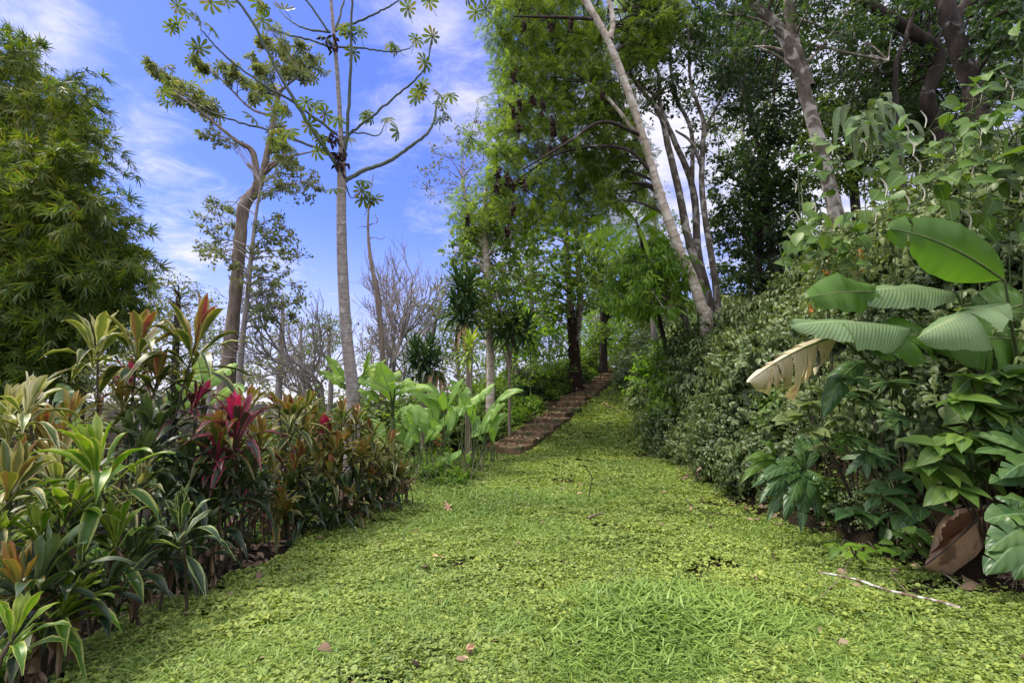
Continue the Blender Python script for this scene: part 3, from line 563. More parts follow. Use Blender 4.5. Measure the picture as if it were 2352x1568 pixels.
LA = 'slender mossy white-barked tree with bare lower trunk behind the leaning white trunk'
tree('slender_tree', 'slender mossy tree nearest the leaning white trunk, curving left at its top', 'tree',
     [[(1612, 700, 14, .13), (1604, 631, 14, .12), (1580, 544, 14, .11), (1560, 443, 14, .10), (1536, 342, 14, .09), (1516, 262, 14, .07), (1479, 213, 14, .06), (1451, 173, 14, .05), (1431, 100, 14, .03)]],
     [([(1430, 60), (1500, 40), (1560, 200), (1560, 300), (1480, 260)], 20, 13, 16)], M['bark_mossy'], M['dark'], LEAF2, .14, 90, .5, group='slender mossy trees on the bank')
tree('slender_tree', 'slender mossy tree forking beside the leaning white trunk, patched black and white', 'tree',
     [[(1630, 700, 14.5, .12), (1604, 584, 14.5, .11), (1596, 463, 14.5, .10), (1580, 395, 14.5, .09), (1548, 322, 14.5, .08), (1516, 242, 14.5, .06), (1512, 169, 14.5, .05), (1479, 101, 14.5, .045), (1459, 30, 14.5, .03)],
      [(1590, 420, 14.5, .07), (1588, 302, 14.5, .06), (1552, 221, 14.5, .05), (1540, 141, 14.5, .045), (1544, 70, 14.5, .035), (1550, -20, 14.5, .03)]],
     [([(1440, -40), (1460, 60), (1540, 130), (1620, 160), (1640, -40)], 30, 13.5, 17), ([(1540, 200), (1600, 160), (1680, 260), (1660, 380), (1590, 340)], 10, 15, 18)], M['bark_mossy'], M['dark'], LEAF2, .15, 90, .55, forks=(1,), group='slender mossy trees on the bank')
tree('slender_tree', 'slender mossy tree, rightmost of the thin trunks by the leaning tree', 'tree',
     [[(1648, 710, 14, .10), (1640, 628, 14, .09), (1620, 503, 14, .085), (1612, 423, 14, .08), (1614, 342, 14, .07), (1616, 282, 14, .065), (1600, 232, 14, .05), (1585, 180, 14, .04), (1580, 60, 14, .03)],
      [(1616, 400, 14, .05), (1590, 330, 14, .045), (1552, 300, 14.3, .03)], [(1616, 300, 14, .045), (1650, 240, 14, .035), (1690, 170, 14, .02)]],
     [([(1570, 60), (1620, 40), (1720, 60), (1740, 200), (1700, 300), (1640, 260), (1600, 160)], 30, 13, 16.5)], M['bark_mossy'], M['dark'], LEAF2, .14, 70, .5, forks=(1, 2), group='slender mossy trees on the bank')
tree('pale_barked_tree', 'thick pale tree with twin mossy trunks leaning left above the vines', 'tree',
     [[(1925, 520, 10.5, 0.160), (1902, 417, 10.5, 0.144), (1880, 325, 10.5, 0.136), (1858, 246, 10.5, 0.132), (1840, 185, 10.5, 0.128), (1814, 119, 10.5, 0.120), (1787, 61, 10.5, 0.112), (1735, 13, 10.5, 0.096), (1700, -60, 10.5, 0.080)],
      [(1860, 200, 10.5, 0.112), (1836, 132, 10.6, 0.112), (1818, 66, 10.7, 0.104), (1809, -10, 10.7, 0.096), (1800, -80, 10.8, 0.080)], [(1840, 100, 10.6, 0.040), (1900, 110, 10.3, 0.032), (1960, 125, 10, 0.028), (2040, 140, 10, 0.016)]],
     [([(1690, -60), (1680, 60), (1740, 130), (1800, 60), (1860, 110), (1960, 120), (1990, -60)], 42, 10, 14), ([(1640, 130), (1760, 140), (1820, 280), (1760, 340), (1680, 260)], 18, 13, 17),
      ([(1880, 130), (2020, 110), (2080, 250), (1960, 320), (1900, 250)], 38, 12, 16)], M['bark_mossy'], M['dark'], LEAF2, .13, 85, .5, forks=(1, 2))
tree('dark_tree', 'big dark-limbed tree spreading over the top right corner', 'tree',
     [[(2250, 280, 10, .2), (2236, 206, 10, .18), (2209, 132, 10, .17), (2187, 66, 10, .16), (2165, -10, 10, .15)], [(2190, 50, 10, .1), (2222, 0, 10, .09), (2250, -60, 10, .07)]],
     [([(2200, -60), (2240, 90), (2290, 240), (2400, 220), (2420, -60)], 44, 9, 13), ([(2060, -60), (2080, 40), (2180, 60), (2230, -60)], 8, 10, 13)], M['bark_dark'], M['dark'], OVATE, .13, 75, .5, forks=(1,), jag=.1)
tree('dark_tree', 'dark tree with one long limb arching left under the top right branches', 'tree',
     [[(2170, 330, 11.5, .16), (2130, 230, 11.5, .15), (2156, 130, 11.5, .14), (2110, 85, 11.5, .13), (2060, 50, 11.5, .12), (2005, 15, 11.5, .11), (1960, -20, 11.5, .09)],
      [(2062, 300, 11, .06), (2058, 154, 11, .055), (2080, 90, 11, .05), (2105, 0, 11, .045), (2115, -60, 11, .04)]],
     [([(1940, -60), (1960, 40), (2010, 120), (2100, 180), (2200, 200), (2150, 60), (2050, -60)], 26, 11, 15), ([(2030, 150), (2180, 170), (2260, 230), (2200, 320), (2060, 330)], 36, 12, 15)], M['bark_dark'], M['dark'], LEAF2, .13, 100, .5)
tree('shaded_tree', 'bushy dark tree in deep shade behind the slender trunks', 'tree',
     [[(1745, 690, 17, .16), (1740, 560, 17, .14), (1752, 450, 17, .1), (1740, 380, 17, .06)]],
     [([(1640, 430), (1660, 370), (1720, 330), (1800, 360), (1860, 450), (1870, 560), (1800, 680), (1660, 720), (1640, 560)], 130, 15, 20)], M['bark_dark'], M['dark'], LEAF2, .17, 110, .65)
tree('shaded_tree', 'dark leafy tree between the pale twin trunks and the vines', 'tree',
     [[(1960, 420, 14, .12), (1950, 330, 14, .1), (1940, 260, 14, .07)]],
     [([(1830, 280), (1880, 230), (2000, 230), (2100, 300), (2200, 300), (2180, 400), (1980, 440), (1850, 420)], 80, 12.5, 16)], M['bark_dark'], M['mid'], LEAF2, .14, 110, .6)
tree('white_trunk_tree', 'tree with thin white trunk and vines, left of the stair foot canopy', 'tree',
     [[(1127, 830, 15.5, .13), (1125, 790, 15.5, .12), (1122, 700, 15.5, .115), (1118, 600, 15.5, .11), (1114, 520, 15.5, .09), (1116, 430, 15.5, .06)]],
     [([(1040, 570), (1060, 500), (1130, 470), (1210, 540), (1190, 640), (1100, 640), (1050, 620)], 46, 14, 18), ([(1080, 640), (1180, 660), (1190, 790), (1100, 790)], 30, 14, 17)], M['bark_white'], M['mid'], LEAF2, .15, 90, .5)
tree('twin_trunk_tree', 'tall tree with two white stems joining a black mossy base left of the stairs', 'tree',
     [[(1322, 905, 23.5, .40), (1322, 870, 23.5, .30), (1318, 800, 23.5, .25), (1312, 720, 23.5, .18), (1306, 640, 23.5, .15), (1300, 540, 23.5, .14), (1294, 440, 23.5, .12)], [(1320, 800, 23.5, .2), (1332, 700, 23.5, .16), (1328, 600, 23.5, .14), (1320, 500, 23.5, .10)]],
     [([(1150, 600), (1190, 520), (1290, 500), (1390, 510), (1420, 600), (1400, 700), (1300, 740), (1200, 720)], 80, 21, 26)], M['bark_mossy'], M['mid'], HEART, .19, 40, .75, forks=(1,))
tw_ = [o for o in bpy.data.objects if o.name.startswith('twin_trunk_tree')][0]; mb = MB(); sp, ra = trunk_pts([(1322, 915, 23.5, .43), (1322, 870, 23.5, .325), (1318, 800, 23.5, .275), (1314, 745, 23.5, .235), (1310, 715, 23.5, .19)]); tube(mb, sp, ra, 11, .22)
m = 900; i_ = rng.integers(0, len(sp), m); scatter(mb, LEAF2, sp[i_] + rdir(m) * (ra[i_] * 1.15)[:, None], rdir(m, -.8), rdir(m, .4), .13); mb.obj('mossy_base', M['nest'], tw_)
tree('slim_dark_tree', 'slim dark tree with climbing leaves standing left of the stair top', 'tree',
     [[(1386, 850, 29, .26), (1386, 780, 29, .22), (1384, 700, 29, .18), (1378, 600, 29, .14), (1372, 500, 29, .10)], [(1390, 740, 29, .12), (1415, 680, 29, .1), (1430, 620, 29, .06)]],
     [([(1330, 570), (1370, 520), (1440, 540), (1460, 640), (1440, 720), (1370, 720)], 44, 27, 32), ([(1350, 770), (1400, 750), (1400, 810), (1350, 830)], 12, 27, 31)], M['bark_dark'], M['mid'], LEAF2, .25, 75, .85, forks=(1,))
tree('drooping_tree', 'tree with drooping bright leaves overhanging the top of the stairs', 'tree',
     [[(1575, 740, 14.5, .09), (1555, 690, 14.5, .08), (1515, 640, 14.5, .065), (1480, 570, 14.5, .05), (1460, 500, 14.5, .03)]],
     [([(1400, 640), (1440, 570), (1540, 550), (1590, 640), (1570, 700), (1480, 720), (1410, 710)], 64, 12.5, 16)], M['bark_mossy'], M['bright'], LANCE, .2, 80, .5, droop=1.3)
# far trees
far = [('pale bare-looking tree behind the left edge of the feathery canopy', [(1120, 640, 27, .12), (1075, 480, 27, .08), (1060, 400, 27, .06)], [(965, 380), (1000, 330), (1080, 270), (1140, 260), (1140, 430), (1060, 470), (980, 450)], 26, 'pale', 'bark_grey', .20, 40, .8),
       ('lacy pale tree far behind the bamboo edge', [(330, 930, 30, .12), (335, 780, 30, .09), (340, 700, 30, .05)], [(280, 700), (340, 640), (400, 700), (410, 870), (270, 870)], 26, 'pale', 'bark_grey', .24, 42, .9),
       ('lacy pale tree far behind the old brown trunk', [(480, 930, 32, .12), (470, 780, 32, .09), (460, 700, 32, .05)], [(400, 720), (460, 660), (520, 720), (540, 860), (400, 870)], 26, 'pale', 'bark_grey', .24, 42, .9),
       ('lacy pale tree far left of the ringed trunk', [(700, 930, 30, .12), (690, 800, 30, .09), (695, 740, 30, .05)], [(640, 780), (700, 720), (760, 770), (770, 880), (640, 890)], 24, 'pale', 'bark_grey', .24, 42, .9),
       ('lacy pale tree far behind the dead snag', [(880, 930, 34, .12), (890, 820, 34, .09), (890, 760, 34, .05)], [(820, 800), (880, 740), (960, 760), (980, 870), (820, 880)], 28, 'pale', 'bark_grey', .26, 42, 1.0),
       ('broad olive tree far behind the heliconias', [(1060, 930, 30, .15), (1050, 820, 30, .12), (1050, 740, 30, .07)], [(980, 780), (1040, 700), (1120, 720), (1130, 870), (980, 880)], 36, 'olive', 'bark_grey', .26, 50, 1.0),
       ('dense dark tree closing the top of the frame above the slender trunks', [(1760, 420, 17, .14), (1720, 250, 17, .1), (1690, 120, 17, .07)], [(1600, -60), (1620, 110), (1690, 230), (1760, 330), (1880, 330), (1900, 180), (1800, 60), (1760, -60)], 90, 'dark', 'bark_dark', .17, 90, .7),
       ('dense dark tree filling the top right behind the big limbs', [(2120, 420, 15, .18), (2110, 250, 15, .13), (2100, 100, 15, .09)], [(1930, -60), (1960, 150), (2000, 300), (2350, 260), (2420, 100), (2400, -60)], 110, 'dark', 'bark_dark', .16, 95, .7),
       ('bright bushy tree in the middle distance left of the stairs', [(1190, 900, 22, .12), (1185, 820, 22, .1), (1185, 760, 22, .06)], [(1120, 780), (1180, 710), (1270, 730), (1300, 800), (1290, 880), (1130, 890)], 60, 'bright', 'bark_grey', .17, 60, .7),
       ('bright bushy tree behind the slim dark tree', [(1370, 880, 34, .15), (1370, 800, 34, .12), (1370, 740, 34, .08)], [(1300, 760), (1350, 690), (1430, 700), (1470, 760), (1440, 850), (1310, 860)], 56, 'bright', 'bark_grey', .26, 60, 1.1),
       ('green tree behind the crest bushes above the stair top', [(1500, 800, 30, .15), (1500, 700, 30, .12), (1500, 640, 30, .08)], [(1430, 700), (1480, 600), (1570, 620), (1600, 720), (1540, 800), (1440, 800)], 60, 'mid', 'bark_dark', .24, 60, 1.0),
       ('dark far tree behind the crimson-tipped cordyline at the left', [(400, 900, 24, .2), (405, 760, 24, .14), (410, 680, 24, .1)], [(300, 660), (380, 620), (450, 650), (500, 700), (500, 850), (300, 860)], 44, 'olive', 'bark_dark', .17, 60, .8),
       ('loose olive tree far behind, between the ringed trunk and the old brown trunk', [(640, 900, 22, .16), (648, 760, 22, .1), (650, 690, 22, .07)], [(590, 690), (650, 650), (700, 700), (710, 850), (600, 860)], 24, 'olive', 'bark_grey', .16, 45, .7),
       ('feathery green tree behind the left side of the ringed trunk', [(760, 880, 20, .1), (755, 800, 20, .07), (760, 750, 20, .04)], [(700, 760), (740, 725), (800, 740), (800, 810), (720, 805)], 18, 'mid', 'bark_grey', .13, 45, .5),
       ('green tree far behind the dark dracaena', [(960, 900, 24, .15), (990, 780, 24, .1), (1010, 700, 24, .06)], [(930, 800), (960, 740), (1020, 640), (1070, 600), (1100, 700), (1060, 830), (940, 840)], 55, 'mid', 'bark_grey', .17, 60, .7),
       ('leafy tree far behind, between the white trunk and the twin stems', [(1230, 900, 25, .2), (1225, 760, 25, .15), (1215, 620, 25, .1)], [(1150, 640), (1200, 580), (1280, 600), (1300, 700), (1290, 820), (1170, 830)], 70, 'bright', 'bark_grey', .19, 55, .8),
       ('dense green tree closing the view above the stair top', [(1440, 830, 42, .3), (1440, 740, 42, .25), (1430, 600, 42, .15)], [(1330, 640), (1400, 560), (1500, 600), (1570, 660), (1560, 800), (1450, 840), (1340, 820)], 90, 'mid', 'bark_dark', .34, 65, 1.5),
       ('dim green tree far behind the base of the bamboo', [(180, 960, 20, .2), (190, 850, 20, .16), (200, 760, 20, .1)], [(60, 760), (160, 720), (300, 760), (330, 900), (60, 930)], 60, 'olive', 'bark_dark', .17, 70, .8),
       ('thin grey-green tree filling the gap between white trunk and feathery canopy', [(1500, 700, 22, .12), (1505, 560, 22, .1), (1500, 420, 22, .06)], [(1420, 460), (1500, 420), (1560, 520), (1560, 620), (1440, 620)], 36, 'mid', 'bark_grey', .18, 45, .8),
       ('tall loose tree seen between the thin trunks and the pale twin trunks', [(1720, 620, 24, .15), (1710, 420, 24, .12), (1705, 260, 24, .08), (1700, 100, 24, .05)], [(1620, 60), (1740, 30), (1800, 150), (1790, 330), (1700, 400), (1640, 300)], 44, 'mid', 'bark_grey', .18, 45, .9)]
for (lb, tr_, poly, n, lm, bk, sz, npr, rc) in far:
    d = tr_[0][2]; tree('far_tree', lb, 'tree', [tr_], [(poly, n, d - 2, d + 3)], M[bk], M[lm], LEAF2, sz, npr, rc, group='trees in the background')

# old brown-trunked tree and its slim neighbour
def zt(zx, zy): return 287 + .3418 * zx, .3418 * zy
B = 17.
old = tree('old_tree', 'old tree with thick peeling brown trunk and forked limbs holding tufts of palmate leaves', 'tree',
     [[(518, 900, B, 0.304), (525, 830, B, 0.251), (535, 740, B, 0.220), (545, 630, B, 0.205), (552, 540, B, 0.205), (562, 470, B, 0.198), (585, 440, B, 0.182), (600, 410, B, 0.167)],
      [(600, 415, B, 0.129), (612, 360, B, 0.106), (628, 280, B, 0.084), (640, 220, B, 0.068), (655, 200, B, 0.046), (690, 172, B, 0.023)], [(592, 420, B, 0.122), (580, 350, B, 0.099), (545, 325, B - .3, 0.068), (498, 287, B - .6, 0.046), (440, 240, B - 1, 0.038), (392, 205, B - 1, 0.023)],
      [(595, 415, B, 0.091), (585, 390, B + .4, 0.084), (570, 378, B + .5, 0.068)], [(632, 268, B, 0.053), (577, 250, B, 0.038), (525, 200, B, 0.030), (490, 165, B, 0.019)], [(605, 400, B, 0.076), (650, 365, B, 0.053), (700, 352, B, 0.030), (740, 345, B, 0.015)]],
     [], M['bark_brown'], M['olive'], PALM, .25, 17, .5, forks=(1, 2, 3, 4, 5), jag=.12,
     extra=[(*zt(x, y), B + rng.uniform(-.8, .8)) for x, y in ((210, 450), (250, 520), (330, 560), (360, 610), (470, 660), (540, 700), (600, 740), (520, 440), (560, 480), (680, 470), (760, 500), (720, 530), (1000, 240), (950, 300), (1080, 330), (1180, 310), (1240, 370), (1220, 450), (1130, 420), (1060, 460), (900, 420), (930, 480), (1190, 520), (870, 590), (940, 620), (840, 640), (1080, 730), (1020, 980), (1090, 1050), (1040, 900), (1060, 1090), (340, 640), (290, 600))])
tree('slim_grey_tree', 'slim grey-trunked tree with small clumped leaves right beside the old brown trunk', 'tree',
     [[(548, 900, 16.3, .10), (555, 800, 16.3, .09), (568, 680, 16.3, .08), (578, 580, 16.3, .07), (590, 480, 16.3, .05), (600, 420, 16.3, .03)]],
     [([(460, 510), (500, 450), (540, 480), (530, 600), (480, 620)], 14, 15.5, 18.5), ([(590, 450), (640, 380), (700, 380), (745, 440), (700, 460), (640, 440)], 14, 15.5, 18), ([(590, 500), (660, 500), (700, 580), (680, 600), (600, 580)], 13, 15.5, 18),
      ([(560, 620), (640, 600), (700, 680), (680, 740), (580, 760)], 22, 15.5, 19), ([(440, 250), (490, 250), (530, 330), (470, 340)], 7, 16, 18)], M['bark_grey'], M['olive'], LEAF2, .14, 75, .42)

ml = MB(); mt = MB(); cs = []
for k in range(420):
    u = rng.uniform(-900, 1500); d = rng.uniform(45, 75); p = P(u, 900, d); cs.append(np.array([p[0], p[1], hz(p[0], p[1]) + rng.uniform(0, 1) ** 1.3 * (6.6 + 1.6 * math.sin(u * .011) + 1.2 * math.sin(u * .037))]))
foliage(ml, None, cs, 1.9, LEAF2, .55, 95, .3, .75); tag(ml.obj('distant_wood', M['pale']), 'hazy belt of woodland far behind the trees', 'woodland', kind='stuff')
# bare trees
def bare(label, u, v, d, H, r, spread, seed, lean=(0, 0)):
    global rng; keep = rng; rng = np.random.default_rng(seed)
    b = P(u, v, d); gz = hz(b[0], b[1]); root = thing('bare_tree', (b[0], b[1], gz), label, 'tree', 'bare trees behind the ringed trunk'); mb = MB(); tw = MB()
    A, Bp, R0, R1 = [], [], [], []
    def grow(p, dr, L_, r, lv):
        n = 5; pts = [p]; q = p; dd = dr
        for i in range(n):
            dd = nz(dd + rng.normal(size=3) * .09 + np.array([0, 0, .06])); q = q + dd * L_ / n; pts.append(q)
        if r > .02: tube(mb, np.array(pts), np.linspace(r, r * .65, n + 1), 6, .1)
        else:
            for i in range(n): A.append(pts[i]); Bp.append(pts[i + 1]); R0.append(r); R1.append(r * .85)
        if lv == 0: return
        k = 3 if lv > 1 else 3
        for i in range(k + (rng.random() < .6)):
            t = rng.uniform(.35, 1.0) if i else 1.0; j = min(n, int(t * n + .5)); side = nz(np.cross(dd, rdir(1)[0])); nd_ = nz(dd * rng.uniform(.7, 1) + side * spread * rng.uniform(.5, 1))
            grow(pts[j], nd_, L_ * rng.uniform(.55, .78), max(.006, r * .6), lv - 1)
    grow(np.array([b[0], b[1], gz - .1]), nz(np.array([lean[0], lean[1], 1.])), H * .33, r, 5)
    twigs(mb, A, Bp, R0, R1); mb.obj('trunk', M['bark_grey'], root); rng = keep
bare('leafless tree with fine upswept twigs behind the left of the ringed trunk', 770, 880, 20, 9.6, .12, .65, 3, (-.25, 0))
bare('leafless tree with fine fanning twigs right of the dead snag', 925, 880, 23, 11, .13, .55, 8, (.05, 0))
bare('leafless tree with dark twigs directly right of the ringed trunk', 850, 890, 21, 10, .12, .6, 21, (.05, 0))
# dead snag
root = thing('dead_snag', (*P(880, 850, 14)[:2], hz(*P(880, 850, 14)[:2])), 'tall thin dead trunk with a few broken side twigs right of the ringed trunk', 'dead tree'); mb = MB()
sp, ra = trunk_pts([(880, 860, 14, .09), (874, 760, 14, .08), (868, 680, 14, .075), (852, 600, 14, .055), (845, 520, 14, .035), (850, 450, 14, .02), (858, 400, 14, .01)]); tube(mb, sp, ra, 7, .2)
for a, b in (((846, 550), (885, 545)), ((848, 520), (820, 525)), ((847, 518), (865, 512)), ((865, 512), (862, 490)), ((849, 470), (862, 465)), ((852, 470), (830, 460)), ((868, 680), (900, 665)), ((900, 665), (920, 640))):
    limb(mb, P(*a, 14), P(*b, 14), .018, .006, 6, 5, .05, .08)
mb.obj('trunk', M['bark_brown'], root)

# ringed-trunk tree with palmate leaves
CD = 9.
root = thing('ringed_trunk_tree', (*P(812, 905, CD)[:2], hz(*P(812, 905, CD)[:2])), 'tall slim tree with pale ringed trunk, bare arching branches and palmate leaves', 'tree')
mb = MB(); sp, ra = trunk_pts([(812, 930, CD, 0.126), (806, 860, CD, 0.113), (795, 760, CD, 0.105), (787, 620, CD, 0.097), (784, 500, CD, 0.088), (785, 405, CD, 0.084), (784, 340, CD, 0.050), (781, 270, CD, 0.042), (773, 150, CD, 0.038), (760, 0, CD, 0.029), (752, -90, CD, 0.025)], 80)
tube(mb, sp, ra, 16, .03); mb.obj('trunk', M['bark_cec'], root)
br = [([(1450, 1180), (1390, 1060), (1200, 780), (1000, 430), (870, 170), (740, -20), (700, -80)], -.8, .035), ([(1420, 900), (1150, 700), (950, 580), (750, 440), (600, 300), (520, 210)], -1., .022), ([(1430, 1050), (1200, 960), (950, 870), (700, 800), (520, 720), (330, 600)], -.4, .022),
      ([(1478, 1215), (1600, 1150), (1780, 1080), (1920, 980), (2030, 900), (2080, 800), (2095, 690), (2110, 650)], .5, .034), ([(1470, 930), (1560, 860), (1700, 750), (1850, 620), (1960, 530), (2030, 420), (2060, 280), (2070, 245)], -.6, .02), ([(1470, 892), (1600, 895), (1700, 912), (1740, 850), (1755, 810)], .8, .014),
      ([(1420, 200), (1600, 130), (1750, 60), (1850, 0), (1900, -30)], -.5, .018), ([(1380, 218), (1200, 190), (1100, 130), (1040, 70)], .6, .018), ([(1400, 330), (1250, 270), (1080, 230), (980, 180), (880, 110)], .3, .018), ([(1420, 318), (1600, 325), (1780, 350), (1900, 330), (1940, 300)], .5, .016),
      ([(1375, 220), (1220, 0), (1180, -60)], -.3, .018), ([(1415, 210), (1475, 0), (1490, -60)], .4, .018), ([(1475, 1080), (1490, 900), (1515, 500), (1525, 0), (1526, -60)], -.7, .03), ([(1475, 1220), (1520, 1330), (1560, 1290)], .3, .012)]
for pl, dd, r in br:
    mb = MB(); n = len(pl); pts = [P(*zt(*q), CD + dd * i / (n - 1)) for i, q in enumerate(pl)]
    tube(mb, spline(pts, n * 6) + rng.normal(size=(n * 6, 3)) * .006, np.linspace(r * 1.25, r * .45, n * 6), 8, .22); mb.obj('branch', M['bark_green'], root)
lv = [(350, 40), (400, 80), (330, 165), (480, 110), (510, 150), (590, 190), (505, 330), (570, 10), (680, 10), (900, 20), (940, 50), (1070, 60), (920, 130), (290, 690), (290, 560), (250, 610), (860, 600), (930, 580), (950, 640), (860, 790), (1000, 750), (1060, 740), (1275, 700), (1235, 840), (1345, 765), (1430, 800),
      (1330, 930), (1400, 1270), (1290, 1010), (1600, 1220), (1640, 1310), (1590, 1280), (1580, 215), (1340, 250), (1470, 215), (1535, 350), (1905, 55), (2040, 10), (1825, 295), (1955, 265), (2065, 240), (2010, 415), (1655, 795), (1760, 800), (1830, 880), (1960, 650), (2000, 600), (2110, 630), (2180, 640), (2120, 800), (2120, 715), (1500, 930), (1100, 880), (1010, 870), (970, 930)]
lm2 = leaf_mat('palmate_leaf', [(.05, .08, .035), (.09, .13, .05), (.15, .19, .06), (.22, .17, .05)], .5, .42, midrib=(.22, .24, .1), varscale=2)
lv = [(2350, 30), (2420, 60)] + lv
for i, (zx, zy) in enumerate(lv):
    mb = MB(); u, v = zt(zx, zy); c = P(u, v, CD + rng.uniform(-.9, .7)); k = 1 + (i % 4 == 0)
    for _ in range(k):
        cc = c + rng.normal(size=3) * .06 * (k - 1); scatter(mb, PALM, [cc], rdir(1, 0, .3), nz(rdir(1, .5, .5) + nz(np.array([[0, -.7, -.55]])) * -1.0), .205 * rng.uniform(.85, 1.12))
        twigs(mb, [cc], [cc + np.array([rng.uniform(-.2, .2), .1, rng.uniform(-.25, -.1)])], .004, .005)
    mb.obj('palmate_leaf', lm2, root)
for (zx, zy) in ((1390, 280), (1410, 930), (1430, 1040), (1460, 1100)):
    mb = MB(); c = P(*zt(zx, zy), CD - .1); m = 26; scatter(mb, LANCE, c + rng.normal(size=(m, 3)) * .06, rdir(m, -1.4, .6), rdir(m), .13, 1.5); mb.obj('dry_sheath', M['nest'], root)

# bamboo
def bamboo(label, base, poly, n, d0, d1):
    b = P(*base); gz = hz(b[0], b[1]); root = thing('bamboo_clump', (b[0], b[1], gz), label, 'bamboo', 'bamboo at the left edge')
    cents = poly_clumps(poly, n, d0, d1); ml = MB()
    for i in range(9):
        c = cents[i * len(cents) // 9]; a = np.array([b[0] + rng.normal() * .5, b[1] + rng.normal() * .5, gz - .1]); mb = MB(); m = a * .5 + c * .5 + np.array([-.2, 0, 1.0])
        tube(mb, spline([a, m, c], 14), np.linspace(.035, .006, 14), 7); mb.obj('culm', M['stem'], root)
    mt = MB()
    for c in cents:
        k = 14; e = rdir(k, -.15, .7) * .55 * rng.uniform(.4, 1.1, (k, 1)); e[:, 2] -= .12
        twigs(mt, np.repeat(c[None], k, 0), c + e, .004, .002)
        m = 52; j = rng.integers(0, k, m); pos = c + e[j] * rng.uniform(.4, 1.1, (m, 1)) + rng.normal(size=(m, 3)) * .07
        scatter(ml, FANB, pos, nz(e[j] + rng.normal(size=(m, 3)) * .35 + np.array([0, 0, -.25])), rdir(m, .7, 1), .21 * rng.uniform(.7, 1.25, m))
    ctr = np.mean(cents, axis=0)
    for c in cents:
        o = c - ctr; o[1] *= .4
        if np.linalg.norm(o) < .55 * np.max(np.linalg.norm(np.array(cents) - ctr, axis=1)) * .8 and rng.random() < .7: continue
        for _ in range(2):
            dd = nz(nz(o) + rng.normal(size=3) * .35 + np.array([.25, 0, .2])); ll = rng.uniform(.45, .95); q = spline([c, c + dd * ll * .5 + np.array([0, 0, .12]), c + dd * ll + np.array([0, 0, -.22 * ll])], 9); tube(mt, q, np.linspace(.006, .002, 9), 4)
            qq = np.repeat(q[2:], 2, 0); m = len(qq); scatter(ml, FANB, qq + rng.normal(size=(m, 3)) * .03, nz(dd + rng.normal(size=(m, 3)) * .4 + np.array([0, 0, -.35])), rdir(m, .7, 1), .2 * rng.uniform(.7, 1.2, m))
    mt.obj('twigs', M['canestem'], root); ml.obj('crown', M['bamboo'], root)
bamboo('tall feathery bamboo clump reaching highest at the left edge', (60, 900, 9.5), [(-120, 110), (0, 95), (70, 110), (96, 190), (166, 200), (206, 270), (201, 360), (116, 400), (0, 380), (-120, 380)], 62, 8.2, 11)
bamboo('yellow-green bamboo clump arching out below the tallest one', (100, 950, 9), [(-120, 370), (60, 330), (156, 380), (196, 460), (216, 520), (286, 580), (286, 620), (236, 640), (86, 640), (-120, 640)], 105, 7.2, 10)
bamboo('dark shaded bamboo clump behind the cordylines', (-20, 950, 8.5), [(-120, 600), (86, 600), (256, 620), (256, 680), (206, 740), (126, 800), (86, 870), (-120, 900)], 84, 7, 9.5)

# ------------------------------------------------------------------ cordylines
def rosette(mb, c, L_, W, n, axis, upness=0.):
    axis = nz(axis); ga = rng.random() * 6
    for k in range(n):
        a = k / (n - 1); az = ga + k * 2.4; el = R(-14 + 100 * a ** .7 + upness) + rng.normal() * .2
        side = np.array([math.cos(az), math.sin(az), 0]); d = nz(side * math.cos(el) + axis * math.sin(el))
        ll = L_ * (1 - .35 * abs(a - .45) - .18 * a) * rng.uniform(.82, 1.12); base = c - axis * L_ * .42 * (1 - a) + d * .01
        dr = (.06 + .42 * (1 - a) * rng.uniform(.2, 1.5)); mid = base + d * ll * .52 + np.array([0, 0, .04 * ll]); tip = base + d * ll * .97 + np.array([0, 0, -dr * ll])
        bigleaf(mb, base, mid, tip, W * rng.uniform(.8, 1.1) * (1 - .2 * a), np.array([0, 0, 1.]) + side * .01 if abs(d[2]) < .9 else -side, 9, 1, .35, 0., 0, .004, 'cord', np.clip(a + rng.normal() * .06, 0, 1))
def cordyline(label, mat, heads, group='cordylines in the hedge on the left', base=None, dead=0):
    """heads: (u, v, depth, leaf length, leaves)"""
    u, v, d, *_ = heads[0]; b = P(u, v, d) + np.array([rng.uniform(-.12, .12), rng.uniform(-.1, .2), 0]) if base is None else P(*base); gz = hz(b[0], b[1])
    root = thing('cordyline', (b[0], b[1], gz), label, 'cordyline', group)
    for (u, v, d, L_, n) in heads:
        c = P(u, v, d); ms = MB(); s = spline([np.array([b[0] + rng.normal() * .04, b[1] + rng.normal() * .04, gz - .1]), np.array([b[0], b[1], gz]) * .45 + c * .55 + rng.normal(size=3) * .06, c], 14)
        tube(ms, s, np.linspace(.012, .009, 14), 7, .15); ms.obj('stem', M['canestem'], root)
        ax = nz(s[-1] - s[-4]) * .6 + np.array([0, 0, .8]); ml = MB(); rosette(ml, c, L_ * 1.06, L_ * rng.uniform(.074, .092), max(17, int(n * .9)), ax + np.array([rng.normal() * .18, rng.normal() * .18, 0])); ml.obj('leaf_head', M[mat], root)
        if dead:
            md = MB(); m = dead
            for _ in range(m):
                az = rng.random() * 6.28; q = s[int(rng.uniform(6, 12))]; o = np.array([math.cos(az), math.sin(az), 0]); bigleaf(md, q, q + o * .07 + np.array([0, 0, -.1]), q + o * .09 + np.array([0, 0, -.32]), .017, o, 7, 1, .4, 0, 0, .01, 'lance')
            md.obj('dead_leaves', M['litter'], root)
    return root
cordyline('cordyline with cream-yellow variegated top leaves against the bamboo', 'cord_cream', [(225, 795, 4.9, .6, 22)], dead=5)
cordyline('cream-edged green cordyline at the far left edge', 'cord_cream', [(65, 935, 3.8, .46, 24), (20, 1010, 3.7, .4, 20)])
